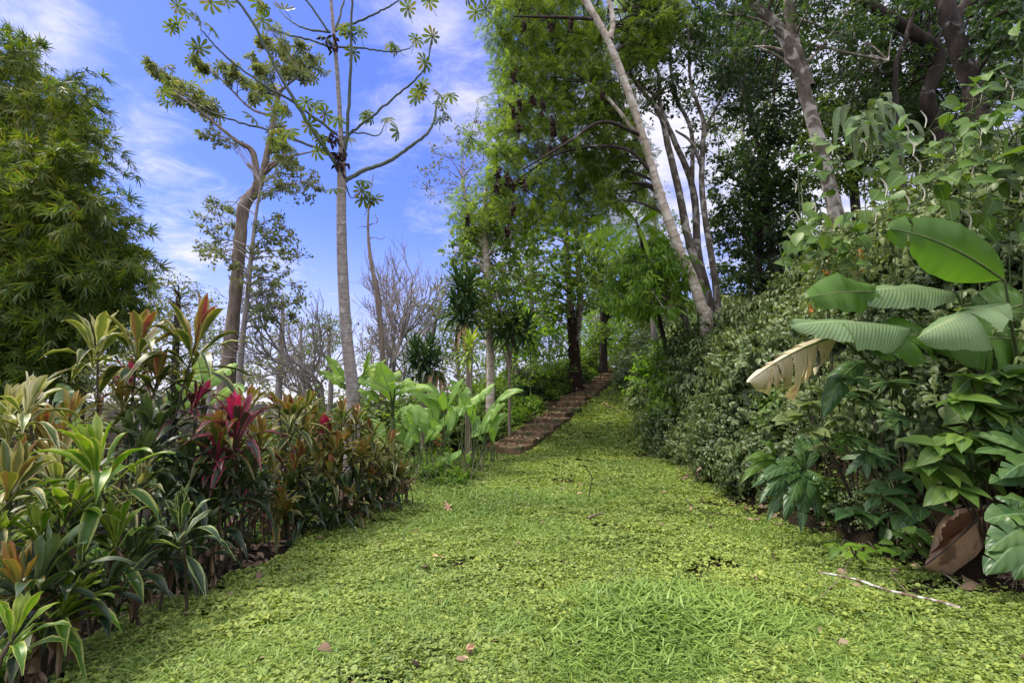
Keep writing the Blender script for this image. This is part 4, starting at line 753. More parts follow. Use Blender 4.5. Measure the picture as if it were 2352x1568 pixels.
cordyline('cordyline with a crimson upright spear and bronze leaves', 'cord_rust', [(318, 795, 4.8, .66, 24), (362, 870, 4.9, .55, 22)])
cordyline('tallest olive-bronze cordyline with pink tip standing against the sky', 'cord_rust', [(450, 785, 5.0, .78, 28)], base=(330, 1000, 4.9))
cordyline('large lime-green cordyline with arching pleated leaves', 'cord_lime', [(215, 1075, 3.3, .58, 30)], dead=4)
cordyline('dark green cordyline head behind the large lime-green one', 'cord_dark', [(345, 990, 4.2, .52, 28), (300, 1010, 4.5, .45, 24)])
cordyline('pale pinkish-bronze cordyline low at the left edge', 'cord_rust', [(25, 1120, 3.0, .5, 24)])
cordyline('brightest magenta-pink cordyline in the middle of the hedge', 'cord_pink', [(540, 985, 4.6, .6, 32)], dead=3)
cordyline('smaller magenta cordyline just left of the brightest one', 'cord_pink', [(452, 925, 5.0, .42, 20)])
cordyline('orange-bronze cordyline with a red tip right of the magenta one', 'cord_rust', [(668, 960, 5.8, .55, 30), (705, 935, 6.3, .42, 22)])
cordyline('golden bronze cordyline left beside the magenta one', 'cord_bronze', [(500, 1010, 4.5, .5, 26), (600, 1010, 5.0, .45, 24)])
cordyline('red-topped cordyline at the crest of the round bush below the ringed trunk', 'cord_rust', [(785, 955, 6.8, .42, 28), (818, 965, 6.9, .4, 26)])
cordyline('rose-tipped bronze cordyline at the left crest of the round bush', 'cord_pink', [(742, 985, 6.6, .38, 24)])
cordyline('yellow-bronze cordyline in the middle of the round bush', 'cord_bronze', [(735, 1060, 6.3, .42, 28), (775, 1030, 6.4, .42, 28), (820, 1050, 6.6, .42, 28)])
cordyline('bronze and pink cordyline at the right side of the round bush', 'cord_rust', [(852, 1000, 7.0, .42, 26), (895, 1020, 7.1, .4, 26)])
cordyline('pale straw-leaved cordyline at the right end of the hedge', 'cord_cream', [(905, 1050, 7.0, .36, 24)])
cordyline('dark green cordyline filling the lower front of the round bush', 'cord_dark', [(735, 1140, 6.0, .42, 28), (790, 1120, 6.2, .42, 28), (700, 1110, 6.0, .4, 24)])
cordyline('green cordyline with yellowing lower leaves at the front right of the round bush', 'cord_bronze', [(850, 1100, 6.7, .38, 26), (880, 1080, 6.9, .38, 24)])
cordyline('low dark cordyline right under the round bush', 'cord_dark', [(770, 1170, 6.0, .34, 22), (830, 1140, 6.5, .34, 22)])
cordyline('bronze-cream cordyline at the left of the round bush', 'cord_rust', [(672, 1085, 5.8, .4, 24), (650, 1050, 6.0, .4, 24)])
cordyline('drooping dark cordyline with pale leaf margins in front of the hedge', 'cord_edge', [(415, 1200, 3.6, .44, 24)])
cordyline('yellow-green cordyline with hanging leaves at lower left', 'cord_lime', [(165, 1170, 3.1, .4, 22), (90, 1230, 3.0, .36, 20)], dead=6)
cordyline('lime cordyline with long drooping leaves right of the lower left one', 'cord_lime', [(262, 1230, 3.3, .42, 20)], dead=5)
cordyline('small lime cordyline in the bottom left corner', 'cord_lime', [(35, 1450, 2.35, .3, 20)])
cordyline('cream-streaked cordyline below the dark green head', 'cord_cream', [(320, 1120, 3.9, .42, 24)])
cordyline('dark purplish cordyline under the magenta one', 'cord_dark', [(560, 1100, 4.7, .48, 28), (600, 1130, 5.0, .42, 26)])
cordyline('deep magenta cordyline low in the shade of the hedge', 'cord_pink', [(575, 1165, 5.3, .36, 20)])
cordyline('dark green cordyline in the middle of the hedge left of the magenta one', 'cord_dark', [(430, 1080, 4.3, .52, 28), (470, 1050, 4.6, .45, 24)])
cordyline('green cordyline behind the hedge foot at left', 'cord_dark', [(150, 1340, 2.8, .38, 22), (250, 1340, 3.0, .36, 20)])
cordyline('low green cordyline at the left frame edge', 'cord_lime', [(-20, 1260, 2.9, .38, 20)])
cordyline('bronze cordyline behind the lime-green ones', 'cord_bronze', [(130, 1050, 3.9, .48, 24), (160, 960, 4.4, .45, 22)])
cordyline('shaded bronze cordyline right of the edged one', 'cord_bronze', [(640, 1160, 5.2, .4, 24)])

MORE = [('cord_dark', 'dark', 380, 1130, 4.1), ('cord_dark', 'dark', 500, 1120, 4.4), ('cord_bronze', 'bronze', 620, 1080, 5.4), ('cord_dark', 'dark', 660, 1130, 5.6), ('cord_cream', 'cream', 130, 1110, 3.5), ('cord_dark', 'dark', 90, 1330, 2.7),
        ('cord_bronze', 'bronze', 280, 920, 4.9), ('cord_dark', 'dark', 400, 960, 5.0), ('cord_bronze', 'bronze', 570, 930, 5.6), ('cord_pink', 'crimson', 500, 1050, 4.5), ('cord_rust', 'red-tipped', 640, 940, 6.0), ('cord_pink', 'crimson', 300, 870, 5.2), ('cord_dark', 'dark', 480, 1180, 4.4), ('cord_dark', 'dark', 700, 1170, 5.7),
        ('cord_bronze', 'bronze', 760, 1090, 6.2), ('cord_dark', 'dark', 820, 1100, 6.5), ('cord_bronze', 'bronze', 840, 1040, 6.8), ('cord_rust', 'red-tipped', 700, 1000, 6.4), ('cord_cream', 'cream', 880, 1080, 6.9), ('cord_dark', 'dark', 900, 1100, 7.1), ('cord_dark', 'dark', 310, 1290, 3.4),
        ('cord_dark', 'dark', 690, 1200, 5.6), ('cord_dark', 'dark', 750, 1200, 5.8), ('cord_bronze', 'bronze', 800, 1160, 6.2), ('cord_dark', 'dark', 850, 1150, 6.6), ('cord_bronze', 'bronze', 650, 1180, 5.5), ('cord_dark', 'dark', 880, 1140, 6.9), ('cord_rust', 'red-tipped', 760, 1010, 6.7), ('cord_bronze', 'bronze', 920, 1090, 7.2),
        ('cord_cream', 'cream', 860, 1045, 7.2), ('cord_rust', 'red-tipped', 720, 960, 6.9), ('cord_bronze', 'bronze', 800, 1000, 7.1), ('cord_dark', 'dark', 330, 1060, 4.0), ('cord_lime', 'lime', 150, 1400, 2.75), ('cord_dark', 'dark', 380, 1270, 3.7), ('cord_bronze', 'bronze', 40, 1340, 2.7), ('cord_dark', 'dark', 460, 1240, 4.1),
        ('cord_cream', 'cream', 20, 960, 4.2), ('cord_rust', 'red-tipped', 690, 1060, 6.1), ('cord_dark', 'dark', 180, 1210, 3.3), ('cord_bronze', 'bronze', 100, 1000, 4.2), ('cord_dark', 'dark', 540, 1030, 5.2)]
for (mt_, w_, u_, v_, d_) in MORE:
    cordyline('%s cordyline head' % w_, mt_, [(u_, v_, d_, rng.uniform(.36, .5), int(rng.integers(22, 30)))], dead=int(rng.integers(1, 7)))['more'] = 1
# ------------------------------------------------------------------ shrubs: prototypes copied with their parts
def shrub_proto(seed, leaf, size, mat, shoots=150, per=12, Rs=.7, H=.75, droop=.5, stemmat='canestem', wid=1.):
    global rng; keep = rng; rng = np.random.default_rng(seed); ml = MB(); mt = MB()
    d = rdir(shoots, .55, .9); d[:, 2] = np.abs(d[:, 2]); ln = rng.uniform(.55, 1.08, shoots)
    tip = d * np.array([Rs, Rs, H]) * ln[:, None]; st = tip * .25; mid = tip * .65 + np.array([0, 0, .12 * H])
    twigs(mt, np.zeros((shoots, 3)) + st * .1, mid, .006, .004); twigs(mt, mid, tip, .004, .002)
    j = np.repeat(np.arange(shoots), per); t = np.tile(np.linspace(.25, 1.0, per), shoots)[:, None] + rng.normal(size=(shoots * per, 1)) * .02
    pos = np.where(t < .5, st[j] * (1 - 2 * t) + mid[j] * 2 * t, mid[j] * (2 - 2 * t) + tip[j] * (2 * t - 1)); dr = nz(tip - mid)[j]
    side = nz(np.cross(dr, np.array([0, 0, 1.])) + 1e-6) * np.tile(np.where(np.arange(per) % 2, 1, -1), shoots)[:, None]
    m = len(pos); lead = nz(dr * .6 + side * .8 + np.array([0, 0, -droop]) + rng.normal(size=(m, 3)) * .25)
    scatter(ml, leaf, pos + rng.normal(size=(m, 3)) * .012, lead, nz(d[j] * .6 + np.array([0, 0, .9]) + rng.normal(size=(m, 3)) * .3), size * rng.uniform(.6, 1.2, m) * (1.1 - .35 * t[:, 0]), wid)
    root = bpy.data.objects.new('shrub', None); C.objects.link(root)
    a = bpy.data.objects.new('foliage', ml.mesh('foliage', M[mat])); b = bpy.data.objects.new('stems', mt.mesh('stems', M[stemmat]))
    for o in (a, b): C.objects.link(o); o.parent = root
    rng = keep; root['used'] = 0; return root
def place(proto, loc, scale, rotz, label, cat, group, tilt=None, name=None):
    if not proto['used']: r = proto; proto['used'] = 1; kids = None
    else:
        r = proto.copy(); C.objects.link(r)
        for ch in list(proto.children):
            c = ch.copy(); C.objects.link(c); c.parent = r
    r.location = tuple(float(q) for q in loc); r.scale = scale
    q = Matrix.Rotation(rotz, 4, 'Z')
    if tilt is not None: q = Vector((0, 0, 1)).rotation_difference(Vector(tilt)).to_matrix().to_4x4() @ q
    r.rotation_euler = q.to_euler(); r['label'] = label; r['category'] = cat; r['group'] = group
    if name: r.name = name
    return r
PB = [shrub_proto(1, OVATE, .105, 'bank', 150, 12), shrub_proto(2, OVATE, .09, 'bank', 170, 12, .65, .8, .7), shrub_proto(3, OVATE, .11, 'bank2', 140, 11, .7, .7, .8), shrub_proto(4, LANCE, .15, 'bank2', 140, 11, .7, .75, .9, wid=1.3), shrub_proto(5, HEART, .12, 'vine', 110, 9, .7, .7, .5)]
PU = [shrub_proto(6, LEAF2, .12, 'mid', 110, 10, .7, .9, .3), shrub_proto(7, OVATE, .13, 'bright', 80, 9, .7, .9, .4), shrub_proto(8, LEAF2, .11, 'dark', 120, 11, .7, .8, .3), shrub_proto(9, ROUND, .10, 'bright', 60, 8, .6, .5, .2)]
def normal_at(x, y):
    e = .3; n = np.array([-(hz(x + e, y) - hz(x - e, y)) / (2 * e), -(hz(x, y + e) - hz(x, y - e)) / (2 * e), 1.]); return nz(n)
MARKS = [(1610, 690, 'the leaning trunk base'), (1870, 330, 'the pale twin trunks'), (1820, 830, 'the torn pale leaf'), (2190, 1240, 'the curled brown leaf'), (2180, 580, 'the huge green leaf'), (1430, 850, 'the stair top'), (1150, 1050, 'the stair foot'), (1800, 1120, 'the strap-leaved plant'),
         (1910, 640, 'the orange flowers'), (1325, 860, 'the black trunk base'), (2000, 300, 'the hanging epiphyte'), (2020, 740, 'the flat pale leaves'), (1400, 530, 'the tree fern'), (1080, 800, 'the striped dracaena'), (810, 860, 'the ringed trunk'), (530, 830, 'the old brown trunk'), (540, 930, 'the magenta cordyline'),
         (215, 1020, 'the big lime cordyline'), (415, 1200, 'the pale-edged cordyline'), (1040, 960, 'the tall heliconias'), (60, 700, 'the bamboo'), (800, 1050, 'the round cordyline bush'), (2330, 1000, 'the right-edge broad leaves'), (35, 1450, 'the corner cordyline'), (1122, 700, 'the white vine-clad trunk'), (2250, 440, 'the round-leaved vines'), (2300, 240, 'the leafy vine curtain'), (2100, 90, 'the dark arching limb'), (1240, 850, 'the lobed-leaf plants'), (1300, 950, 'the middle stairs'), (1390, 780, 'the slim dark trunk'), (1700, 600, 'the shaded bushy tree'), (1960, 800, 'the flat leaf stalks'), (700, 1000, 'the orange cordylines')]
SEEN = {}
def where(what, p):
    r = np.asarray(p, float) - np.array([0, 0, CAMZ]); d = r[1] * math.cos(PITCH) + r[2] * math.sin(PITCH); up_ = -r[1] * math.sin(PITCH) + r[2] * math.cos(PITCH); d = max(d, .2)
    u = 1176 + FPX * r[0] / d; v = 784 - FPX * up_ / d; best = []
    what = ('lower ' if v > 900 else 'higher ') + what if what in SEEN else what; SEEN[what] = 1
    for (a, b, n_) in sorted(MARKS, key=lambda m_: math.hypot(m_[0] - u, m_[1] - v))[:4]:
        dx, dy = u - a, v - b; ds = math.hypot(dx, dy); q = 'just' if ds < 90 else ('' if ds < 200 else 'well')
        k = 'in front of' if ds < 35 else (('right of' if dx > 0 else 'left of') if abs(dx) > 2.2 * abs(dy) else (('below' if dy > 0 else 'above') if abs(dy) > 2.2 * abs(dx) else ('low ' if dy > 0 else 'high ') + ('right of' if dx > 0 else 'left of')))
        t = (what + ' ' + (q + ' ' if q and ds >= 35 else '') + k + ' ' + n_).strip(); best.append(t)
        if t not in SEEN: SEEN[t] = 1; return t
    return best[0]
for o in bpy.data.objects:
    if 'more' in o.keys():
        ch = [c for c in o.children if c.name.startswith('leaf_head')][0]; vv = np.mean([v.co[:] for v in ch.data.vertices][::7], axis=0); o['label'] = where('small ' + o['label'].replace(' head', ''), vv + np.array(o.location)); del o['more']
cnt = 0
zones = [(4.0, 6.5, '', .95), (6.5, 9, '', 1.0), (9, 14, '', 1.05), (14, 22, '', 1.25), (22, 34, '', 1.5)]
for (ya, yb, zn, sc) in zones:
    y = ya
    while y < yb:
        q = .3 if y > 6.5 else .8
        while q < (7.5 if y < 14 else 4.2):
            x = xr(y) + q + rng.uniform(-.15, .15); yy = y + rng.uniform(-.2, .2); nrm = normal_at(x, yy)
            if q < .7: k = int(rng.choice([0, 1, 0, 1, 2]))
            elif yy < 14: k = int(rng.choice([0, 1, 2, 3, 4, 2, 0]))
            else: k = int(rng.choice([1, 2, 3, 4, 4, 2]))
            s = sc * rng.uniform(.6, 1.3) * (1 + .06 * q); loc = np.array([x, yy, hz(x, yy) - .05])
            place(PB[k], loc, (s, s, s * rng.uniform(.85, 1.2)), rng.random() * 6.28, where(('small-leaved dark', 'fine-leaved dark', 'light drooping', 'long-leaved light', 'heart-leaved bright')[k] + ' bank shrub', loc + [0, 0, .5]), 'shrub', 'shrubs covering the right bank', nz(nrm + np.array([0, 0, .5])), 'bank_shrub'); cnt += 1
            q += .62 * s
        y += .75 * sc * (1 if y < 14 else 1.25)
print('bank shrubs', cnt)
for y in np.arange(3.4, 7.6, .3):
    x = xr(y) + rng.uniform(.15, .75); sc = rng.uniform(.4, .62); k = int(rng.choice([0, 1, 1, 4])); p = np.array([x, y, hz(x, y) - .03])
    place(PB[k], p, (sc, sc, sc), rng.random() * 6.28, where(('small-leaved dark', 'fine-leaved dark', '', '', 'heart-leaved bright')[k] + ' low shrub', p + [0, 0, .2]), 'shrub', 'shrubs covering the right bank', None, 'bank_shrub')
# bushy mound of tall shrubs over the top edge
for (u, v, d, s, k) in ((1505, 785, 17, 1.6, 4), (1478, 850, 19, 1.5, 4), (1540, 755, 15.5, 1.6, 4), (1585, 730, 14, 1.5, 0), (1640, 715, 13, 1.5, 0), (1560, 800, 13.5, 1.3, 4), (1505, 880, 15, 1.2, 2), (1700, 690, 12, 1.4, 2), (1760, 670, 11.5, 1.4, 3), (1820, 640, 11, 1.4, 3), (1870, 600, 11, 1.4, 2),
                        (1465, 880, 24, 1.6, 4), (1450, 850, 28, 1.8, 2), (1610, 770, 12, 1.2, 0), (1530, 850, 13.2, 1.2, 4)):
    p = P(u, v, d); g0 = hz(p[0], p[1]) - .1; sz = min(2.1, max(s, (p[2] - g0) / .72))
    place(PU[1] if k == 4 else PB[k], (p[0], p[1], p[2] - (.9 if k == 4 else .72) * sz * .98), (s, s, sz), rng.random() * 6, where('tall leafy crest shrub', p), 'shrub', 'crest shrubs under the leaning tree', None, 'bank_shrub')
    zb = p[2] - .9 * sz
    while zb > g0 + .25:
        zb -= .8; place(PB[int(rng.choice([0, 2]))], (p[0] + rng.normal() * .15, p[1] + rng.normal() * .15, max(zb, g0)), (s, s, s * 1.3), rng.random() * 6, where('under-storey crest shrub', (p[0], p[1], zb + .4)), 'shrub', 'crest shrubs under the leaning tree', None, 'bank_shrub')

# understory left of the stairs and left edge
us = 'leafy undergrowth shrub beside the stone stairs'
for k in range(120):
    s_ = rng.uniform(.3, 21.5); c = -(.82 + 4.2 * rng.random() ** 1.4); p = ST0 + SD * s_ + SN * c; kk = int(rng.choice([0, 0, 1, 2])); sc = rng.uniform(.5, .8) if c > -1.5 else rng.uniform(.9, 1.7)
    place(PU[kk], (p[0], p[1], hz(*p) - .05), (sc, sc, sc * 1.15), rng.random() * 6, where(('mid-green', 'bright broad-leaved', 'dark small-leaved')[kk] + (' low' if c > -1.5 else ' tall') + ' shrub', (p[0], p[1], hz(*p) + .6)), 'shrub', 'undergrowth left of the stairs', None, 'undergrowth_shrub')
for k in range(50):
    y = rng.uniform(12, 34); x = xl(y) - rng.uniform(4.2, 12); kk = int(rng.choice([0, 1, 2])); sc = rng.uniform(1.1, 2.2)
    place(PU[kk], (x, y, hz(x, y) - .05), (sc, sc, sc), rng.random() * 6, where('far ' + ('mid-green', 'bright broad-leaved', 'dark small-leaved')[kk] + ' bush', (x, y, hz(x, y) + 1)), 'shrub', 'bushes behind the hedge', None, 'background_bush')
for k in range(90):
    y = rng.uniform(2.4, 12.5); x = xl(y) - rng.uniform(.25, 2.6) ; kk = int(rng.choice([3, 3, 2, 1])); sc = rng.uniform(.25, .5)
    place(PU[kk], (x, y, hz(x, y) - .03), (sc, sc, sc * .8), rng.random() * 6, where(('', 'bright broad-leaved', 'dark small-leaved', 'round-leaved')[kk] + ' low plant', (x, y, hz(x, y) + .1)), 'plant', 'low plants along the left hedge', None, 'low_plant')
for k in range(22):
    b = P(rng.uniform(880, 1125), 1000, rng.uniform(8.8, 11.8)); kk = int(rng.choice([0, 1, 3])); sc = rng.uniform(.35, .75)
    place(PU[kk], (b[0], b[1], hz(b[0], b[1]) - .03), (sc, sc, sc), rng.random() * 6.28, where(('mid-green', 'bright broad-leaved', 'dark small-leaved', 'round-leaved')[kk] + ' low plant', (b[0], b[1], hz(b[0], b[1]) + .2)), 'plant', 'low plants along the left hedge', None, 'low_plant')
for k in range(26):
    b = P(rng.uniform(-200, 980), 900, rng.uniform(11.5, 19)); kk = int(rng.choice([0, 2])); sc = rng.uniform(1.6, 2.4)
    place(PU[kk], (b[0], b[1], hz(b[0], b[1]) - .1), (sc, sc, sc * 1.1), rng.random() * 6, where('distant ' + ('mid-green', '', 'dark small-leaved')[kk] + ' bush', (b[0], b[1], hz(b[0], b[1]) + 1)), 'shrub', 'bushes behind the hedge', None, 'background_bush')

# ------------------------------------------------------------------ banana and heliconia plants
def big_plant(name, label, cat, base, leaves, mat, group=None, stem=(.05, .03), prof='banana', tears=2, petiole='stem', stemtop=None, K=1.):
    """leaves: (base uvd, tip uvd, half width m, rise of the middle)"""
    b = np.array([0, 0, CAMZ]) + (np.array(base, float) - np.array([0, 0, CAMZ])) * K; stem = (stem[0] * K, stem[1] * K)
    if stemtop is not None: stemtop = (stemtop[0], stemtop[1], stemtop[2] * K)
    root = thing(name, (b[0], b[1], hz(b[0], b[1])), label, cat, group); g = np.array([b[0], b[1], hz(b[0], b[1]) - .05])
    top = g + np.array([0, 0, .5]) if stemtop is None else P(*stemtop)
    ms = MB(); tube(ms, spline([g, g * .5 + top * .5, top], 8), np.linspace(stem[0], stem[1], 8), 9, .05); ms.obj('stem', M[petiole], root)
    for lf in leaves:
        a, c, hw, rise = lf[:4]; a = (a[0], a[1], a[2] * K); c = (c[0], c[1], c[2] * K); hw = hw * K; A = P(*a); T = P(*c); ll = np.linalg.norm(T - A); m = (A + T) / 2 + np.array([0, 0, rise * ll]); up = np.array(lf[4]) if len(lf) > 4 else np.array([0, -.75, .65]); mt_ = lf[5] if len(lf) > 5 else mat; tr_ = lf[6] if len(lf) > 6 else tears
        ml = MB(); bigleaf(ml, A, m, T, hw, up, 26, 4, -.25 if mt_ == 'torn' else .12, 1.0 if mt_ == 'torn' else (.4 if mt_ == 'giantpale' else .25), tr_, .02 if 'giant' in mt_ else .012, prof, .5, .0 if mt_ != 'torn' else .7)
        t = np.linspace(0, 1, 14)[:, None]; cc = 2 * m - .5 * (A + T); rib = (1 - t) ** 2 * A + 2 * t * (1 - t) * cc + t * t * T
        o = ml.obj('leaf', M[mt_], root)
        mp = MB(); pt = spline([top, top * .45 + A * .55 + np.array([0, 0, .06]), A], 8); tube(mp, np.vstack([pt[:-1], rib - np.array([0, 0, .006])]), np.concatenate([np.linspace(stem[1] * .45, .012, 7), np.linspace(.011, .003, 14)]), 6); mp.obj('petiole', M['stem'], root)
def z3(x, y): return 631.6 + .2746 * x, 689 + .2746 * y
def L3(a, b, hw, rise, d=9., dd=0., **k): return ((*z3(*a), d), (*z3(*b), d + dd), hw, rise)
g = G(905, 1085)
big_plant('banana_plant', 'young banana plant with broad sunlit leaves right of the ringed trunk', 'banana plant', P(905, 1050, 9.2),
          [L3((985, 850), (868, 515), .21, .03), L3((960, 760), (690, 690), .16, .12, 8.8, -.2), L3((930, 700), (780, 590), .19, .1, 9.2), L3((1000, 740), (1180, 720), .12, .2, 8.8, -.2), L3((1000, 800), (1330, 760), .13, .15, 9, -.3),
           L3((960, 700), (1050, 590), .14, .1, 9.4, .2), L3((880, 840), (680, 760), .15, .12, 8.8, -.4)], 'banana', 'banana plants behind the hedge', stemtop=(903, 960, 9.2), stem=(.07, .045))
big_plant('banana_plant', 'banana plant behind the ringed trunk with narrow upright leaves', 'banana plant', P(800, 1050, 10.2),
          [L3((600, 690), (428, 462), .12, .03, 10), L3((590, 740), (368, 590), .12, .1, 10), L3((740, 620), (790, 430), .07, .03, 10), L3((560, 700), (480, 640), .15, .1, 9.6), L3((700, 680), (860, 520), .17, .08, 10), L3((640, 760), (940, 485), .10, .05, 10.4)], 'banana', 'banana plants behind the hedge', stemtop=(800, 900, 10.2), stem=(.06, .04))
big_plant('banana_plant', 'banana plant behind the magenta cordyline with a pale upright leaf', 'banana plant', P(470, 1050, 6.8),
          [((470, 905, 6.6), (452, 808, 6.8), .17, .03), ((460, 900, 6.6), (548, 835, 6.8), .17, .12), ((470, 915, 6.5), (400, 880, 6.4), .17, .15), ((455, 930, 6.5), (365, 915, 6.5), .16, .12), ((480, 930, 6.4), (560, 900, 6.2), .15, .2)], 'banana', 'banana plants behind the hedge', stemtop=(468, 960, 6.7), stem=(.06, .04))
big_plant('banana_plant', 'banana plant behind the large lime-green cordyline', 'banana plant', P(150, 1200, 5),
          [((150, 1010, 4.8), (145, 880, 5), .15, .03, (0, -.9, .3), 'giantpale'), ((160, 1020, 4.8), (260, 980, 4.9), .15, .12), ((140, 1100, 4.6), (60, 1020, 4.6), .15, .12, (0, -.7, .6), 'giantpale'), ((160, 1080, 4.6), (175, 960, 4.8), .16, .04), ((120, 1120, 4.2), (140, 1240, 4.2), .15, .12)], 'banana', 'banana plants behind the hedge', stemtop=(150, 1080, 4.9))
# heliconias
def heliconia(label, u, v, d, n, H, L_, W, lean=0., mat='helic', seed=1):
    global rng; keep = rng; rng = np.random.default_rng(seed); b = P(u, v, d); gz = hz(b[0], b[1]); root = thing('heliconia', (b[0], b[1], gz), label, 'heliconia', 'heliconias left of the stairs')
    for i in range(n):
        o = rng.normal(size=2) * .22; hh = H * rng.uniform(.55, 1.1); az = rng.uniform(-math.pi, math.pi); out = np.array([math.cos(az), math.sin(az) * .7, 0])
        a = np.array([b[0] + o[0], b[1] + o[1], gz - .05]); A = a + np.array([lean * hh, 0, hh]) + out * .16 * hh; ll = L_ * rng.uniform(.7, 1.15); e = rng.uniform(.5, 1.15)
        d_ = nz(out * math.cos(e) + np.array([lean, 0, 1]) * math.sin(e)); T = A + d_ * ll - np.array([0, 0, .15 * ll]); m = A + d_ * ll * .52 + np.array([0, 0, .03 * ll])
        ms = MB(); tube(ms, spline([a, a * .5 + A * .5 - out * .03, A], 8), np.linspace(.014, .008, 8), 6); ms.obj('stem', M['stem'], root)
        ml = MB(); bigleaf(ml, A, m, T, W * rng.uniform(.8, 1.15), np.array([0, -.8, .5]) - out * .4, 16, 3, .2, .15, int(rng.choice([0, 0, 2])), .01, 'lance'); ml.obj('leaf', M[mat], root)
    rng = keep; return root
hl = heliconia('tall heliconia clump with upright paddle leaves at the middle of the group', 1030, 1050, 9.8, 13, 1.35, .75, .105, 0, seed=4)
heliconia('heliconia clump with long slanting leaves nearest the stairs', 1085, 1050, 10.3, 13, 1.45, .8, .10, .05, seed=9)
heliconia('heliconia clump between the banana leaves and the tall clump', 985, 1060, 9.6, 11, 1.15, .7, .11, -.05, seed=14)
heliconia('heliconia clump right of the ringed trunk', 935, 1070, 9.3, 9, .95, .6, .10, -.03, seed=17)
heliconia('low heliconia sprouts at the lawn edge', 1050, 1075, 9.4, 6, .55, .35, .07, 0, seed=19)
heliconia('heliconia sprouts behind the first stair', 1130, 1010, 11.6, 8, .8, .5, .07, 0, seed=23)
mb = MB(); c = P(1005, 985, 9.3)
for i in range(7): scatter(mb, LANCE, [c + np.array([0, 0, -.05 * i])], [[(-1) ** i, -.3, .35]], [[0, -.5, 1]], .10, 1.0)
twigs(mb, [c + np.array([0, 0, .1])], [c - np.array([0, 0, .34])], .006, .004); mb.obj('flower', M['redflower'], hl)
# dry stalks at the foot of the clumps
mb = MB(); m = 110; bx = rng.uniform(880, 1110, m); A = np.array([P(u, 1040, rng.uniform(8.6, 10.4)) for u in bx]); A[:, 2] = h(A[:, 0], A[:, 1]); T = A + rdir(m, 1.6, .4) * rng.uniform(.3, .8, (m, 1)); twigs(mb, A, T, .006, .003)
tag(mb.obj('dry_stalks', M['bark_brown']), 'tangle of dry brown stalks at the feet of the heliconias', 'dead stalks', kind='stuff')

# dracaenas
def dracaena(label, stem, heads, L_, mat, W=.05, deadn=0):
    sp, ra = trunk_pts(stem); root = thing('dracaena', (sp[0][0], sp[0][1], hz(sp[0][0], sp[0][1])), label, 'dracaena', 'dracaenas behind the heliconias'); mt = MB(); tube(mt, sp, ra, 7, .1); ml = MB()
    for (u, v, d, n) in heads:
        c = P(u, v, d); limb(mt, sp[len(sp) // 2], c, .03, .02, 6, 5)
        for k in range(n):
            a = k / n; az = k * 2.4; el = R(-35 + 105 * a); o = np.array([math.cos(az), math.sin(az), 0]); dd = o * math.cos(el) + np.array([0, 0, math.sin(el)]); q = c - np.array([0, 0, (1 - a) * L_ * .9]); ll = L_ * rng.uniform(.8, 1.1)
            bigleaf(ml, q, q + dd * ll * .5 + np.array([0, 0, .05 * ll]), q + dd * ll * .95 - np.array([0, 0, .32 * ll * (1 - a)]), W, np.array([0, 0, 1.]) if abs(dd[2]) < .9 else o, 6, 1, .3, 0, 0, 0, 'lance')
    mt.obj('trunk', M['bark_brown'], root); ml.obj('crown', M[mat], root)
    if deadn:
        md = MB(); u, v, d, _ = heads[-1]
        for k in range(deadn):
            az = rng.random() * 6.28; o = np.array([math.cos(az), math.sin(az), 0]); q = P(u, v + 25, d); bigleaf(md, q, q + o * .22 - np.array([0, 0, .2]), q + o * .28 - np.array([0, 0, .7]), .05, o, 7, 1, .3, 0, 0, 0, 'lance')
        md.obj('dead_leaves', M['dryleaf'], root)
dracaena('tall dark dracaena with a skirt of dead tan leaves left of the white trunk', [(1075, 850, 13, .06), (1070, 790, 13, .055), (1066, 720, 13, .05)], [(1050, 640, 13, 44), (1080, 640, 13.3, 44), (1065, 665, 13, 50), (1045, 690, 12.8, 44), (1085, 700, 13, 44), (1065, 720, 12.8, 50)], .55, 'dracaena', .04, 18)
dracaena('squat dark dracaena bush above the banana leaves', [(975, 910, 11.5, .06), (975, 860, 11.5, .055)], [(955, 795, 11.5, 40), (990, 790, 11.6, 40), (975, 810, 11.3, 44), (950, 830, 11.4, 40), (1000, 825, 11.4, 40)], .45, 'dracaena', .035, 6)
dracaena('small dracaena with yellow-striped leaves above the heliconias', [(1082, 900, 12, .035), (1080, 840, 12, .03)], [(1080, 785, 12, 44)], .5, 'dracyel', .035)
dracaena('dark strap-leaved plant clinging to the white trunk', [(1170, 860, 15, .04), (1165, 790, 15, .04)], [(1150, 730, 15, 44), (1185, 725, 15, 44), (1210, 740, 15.2, 40), (1170, 745, 14.8, 40)], .6, 'dracaena', .045)

# papaya-like bright plants and tree fern
def palmate_plant(label, u, v, d, H, n, size, tm=LOBED, mat='bright', seed=3):
    global rng; keep = rng; rng = np.random.default_rng(seed); b = P(u, v, d); gz = hz(b[0], b[1]); root = thing('lobed_leaf_plant', (b[0], b[1], gz), label, 'plant', 'lobed-leaf plants'); ms = MB(); ml = MB()
    top = np.array([b[0], b[1], gz + H]); tube(ms, spline([np.array([b[0], b[1], gz - .1]), top * .5 + np.array([b[0] + .05, b[1], gz]) * .5, top], 8), np.linspace(.03, .018, 8), 6)
    e = rdir(n, .5, .7) * np.array([1, 1, .8]) * size * rng.uniform(1, 2.2, (n, 1)); twigs(ms, np.repeat(top[None], n, 0), top + e, .006, .004)
    scatter(ml, tm, top + e, nz(e + np.array([0, 0, -.3 * size])), rdir(n, 1.6, 1), size * rng.uniform(.7, 1.1, n)); ms.obj('stem', M['stem'], root); ml.obj('foliage', M[mat], root); rng = keep
palmate_plant('bright lobed-leaf plant standing behind the heliconias by the stairs', 1218, 900, 19, 3.3, 30, .42, seed=5)
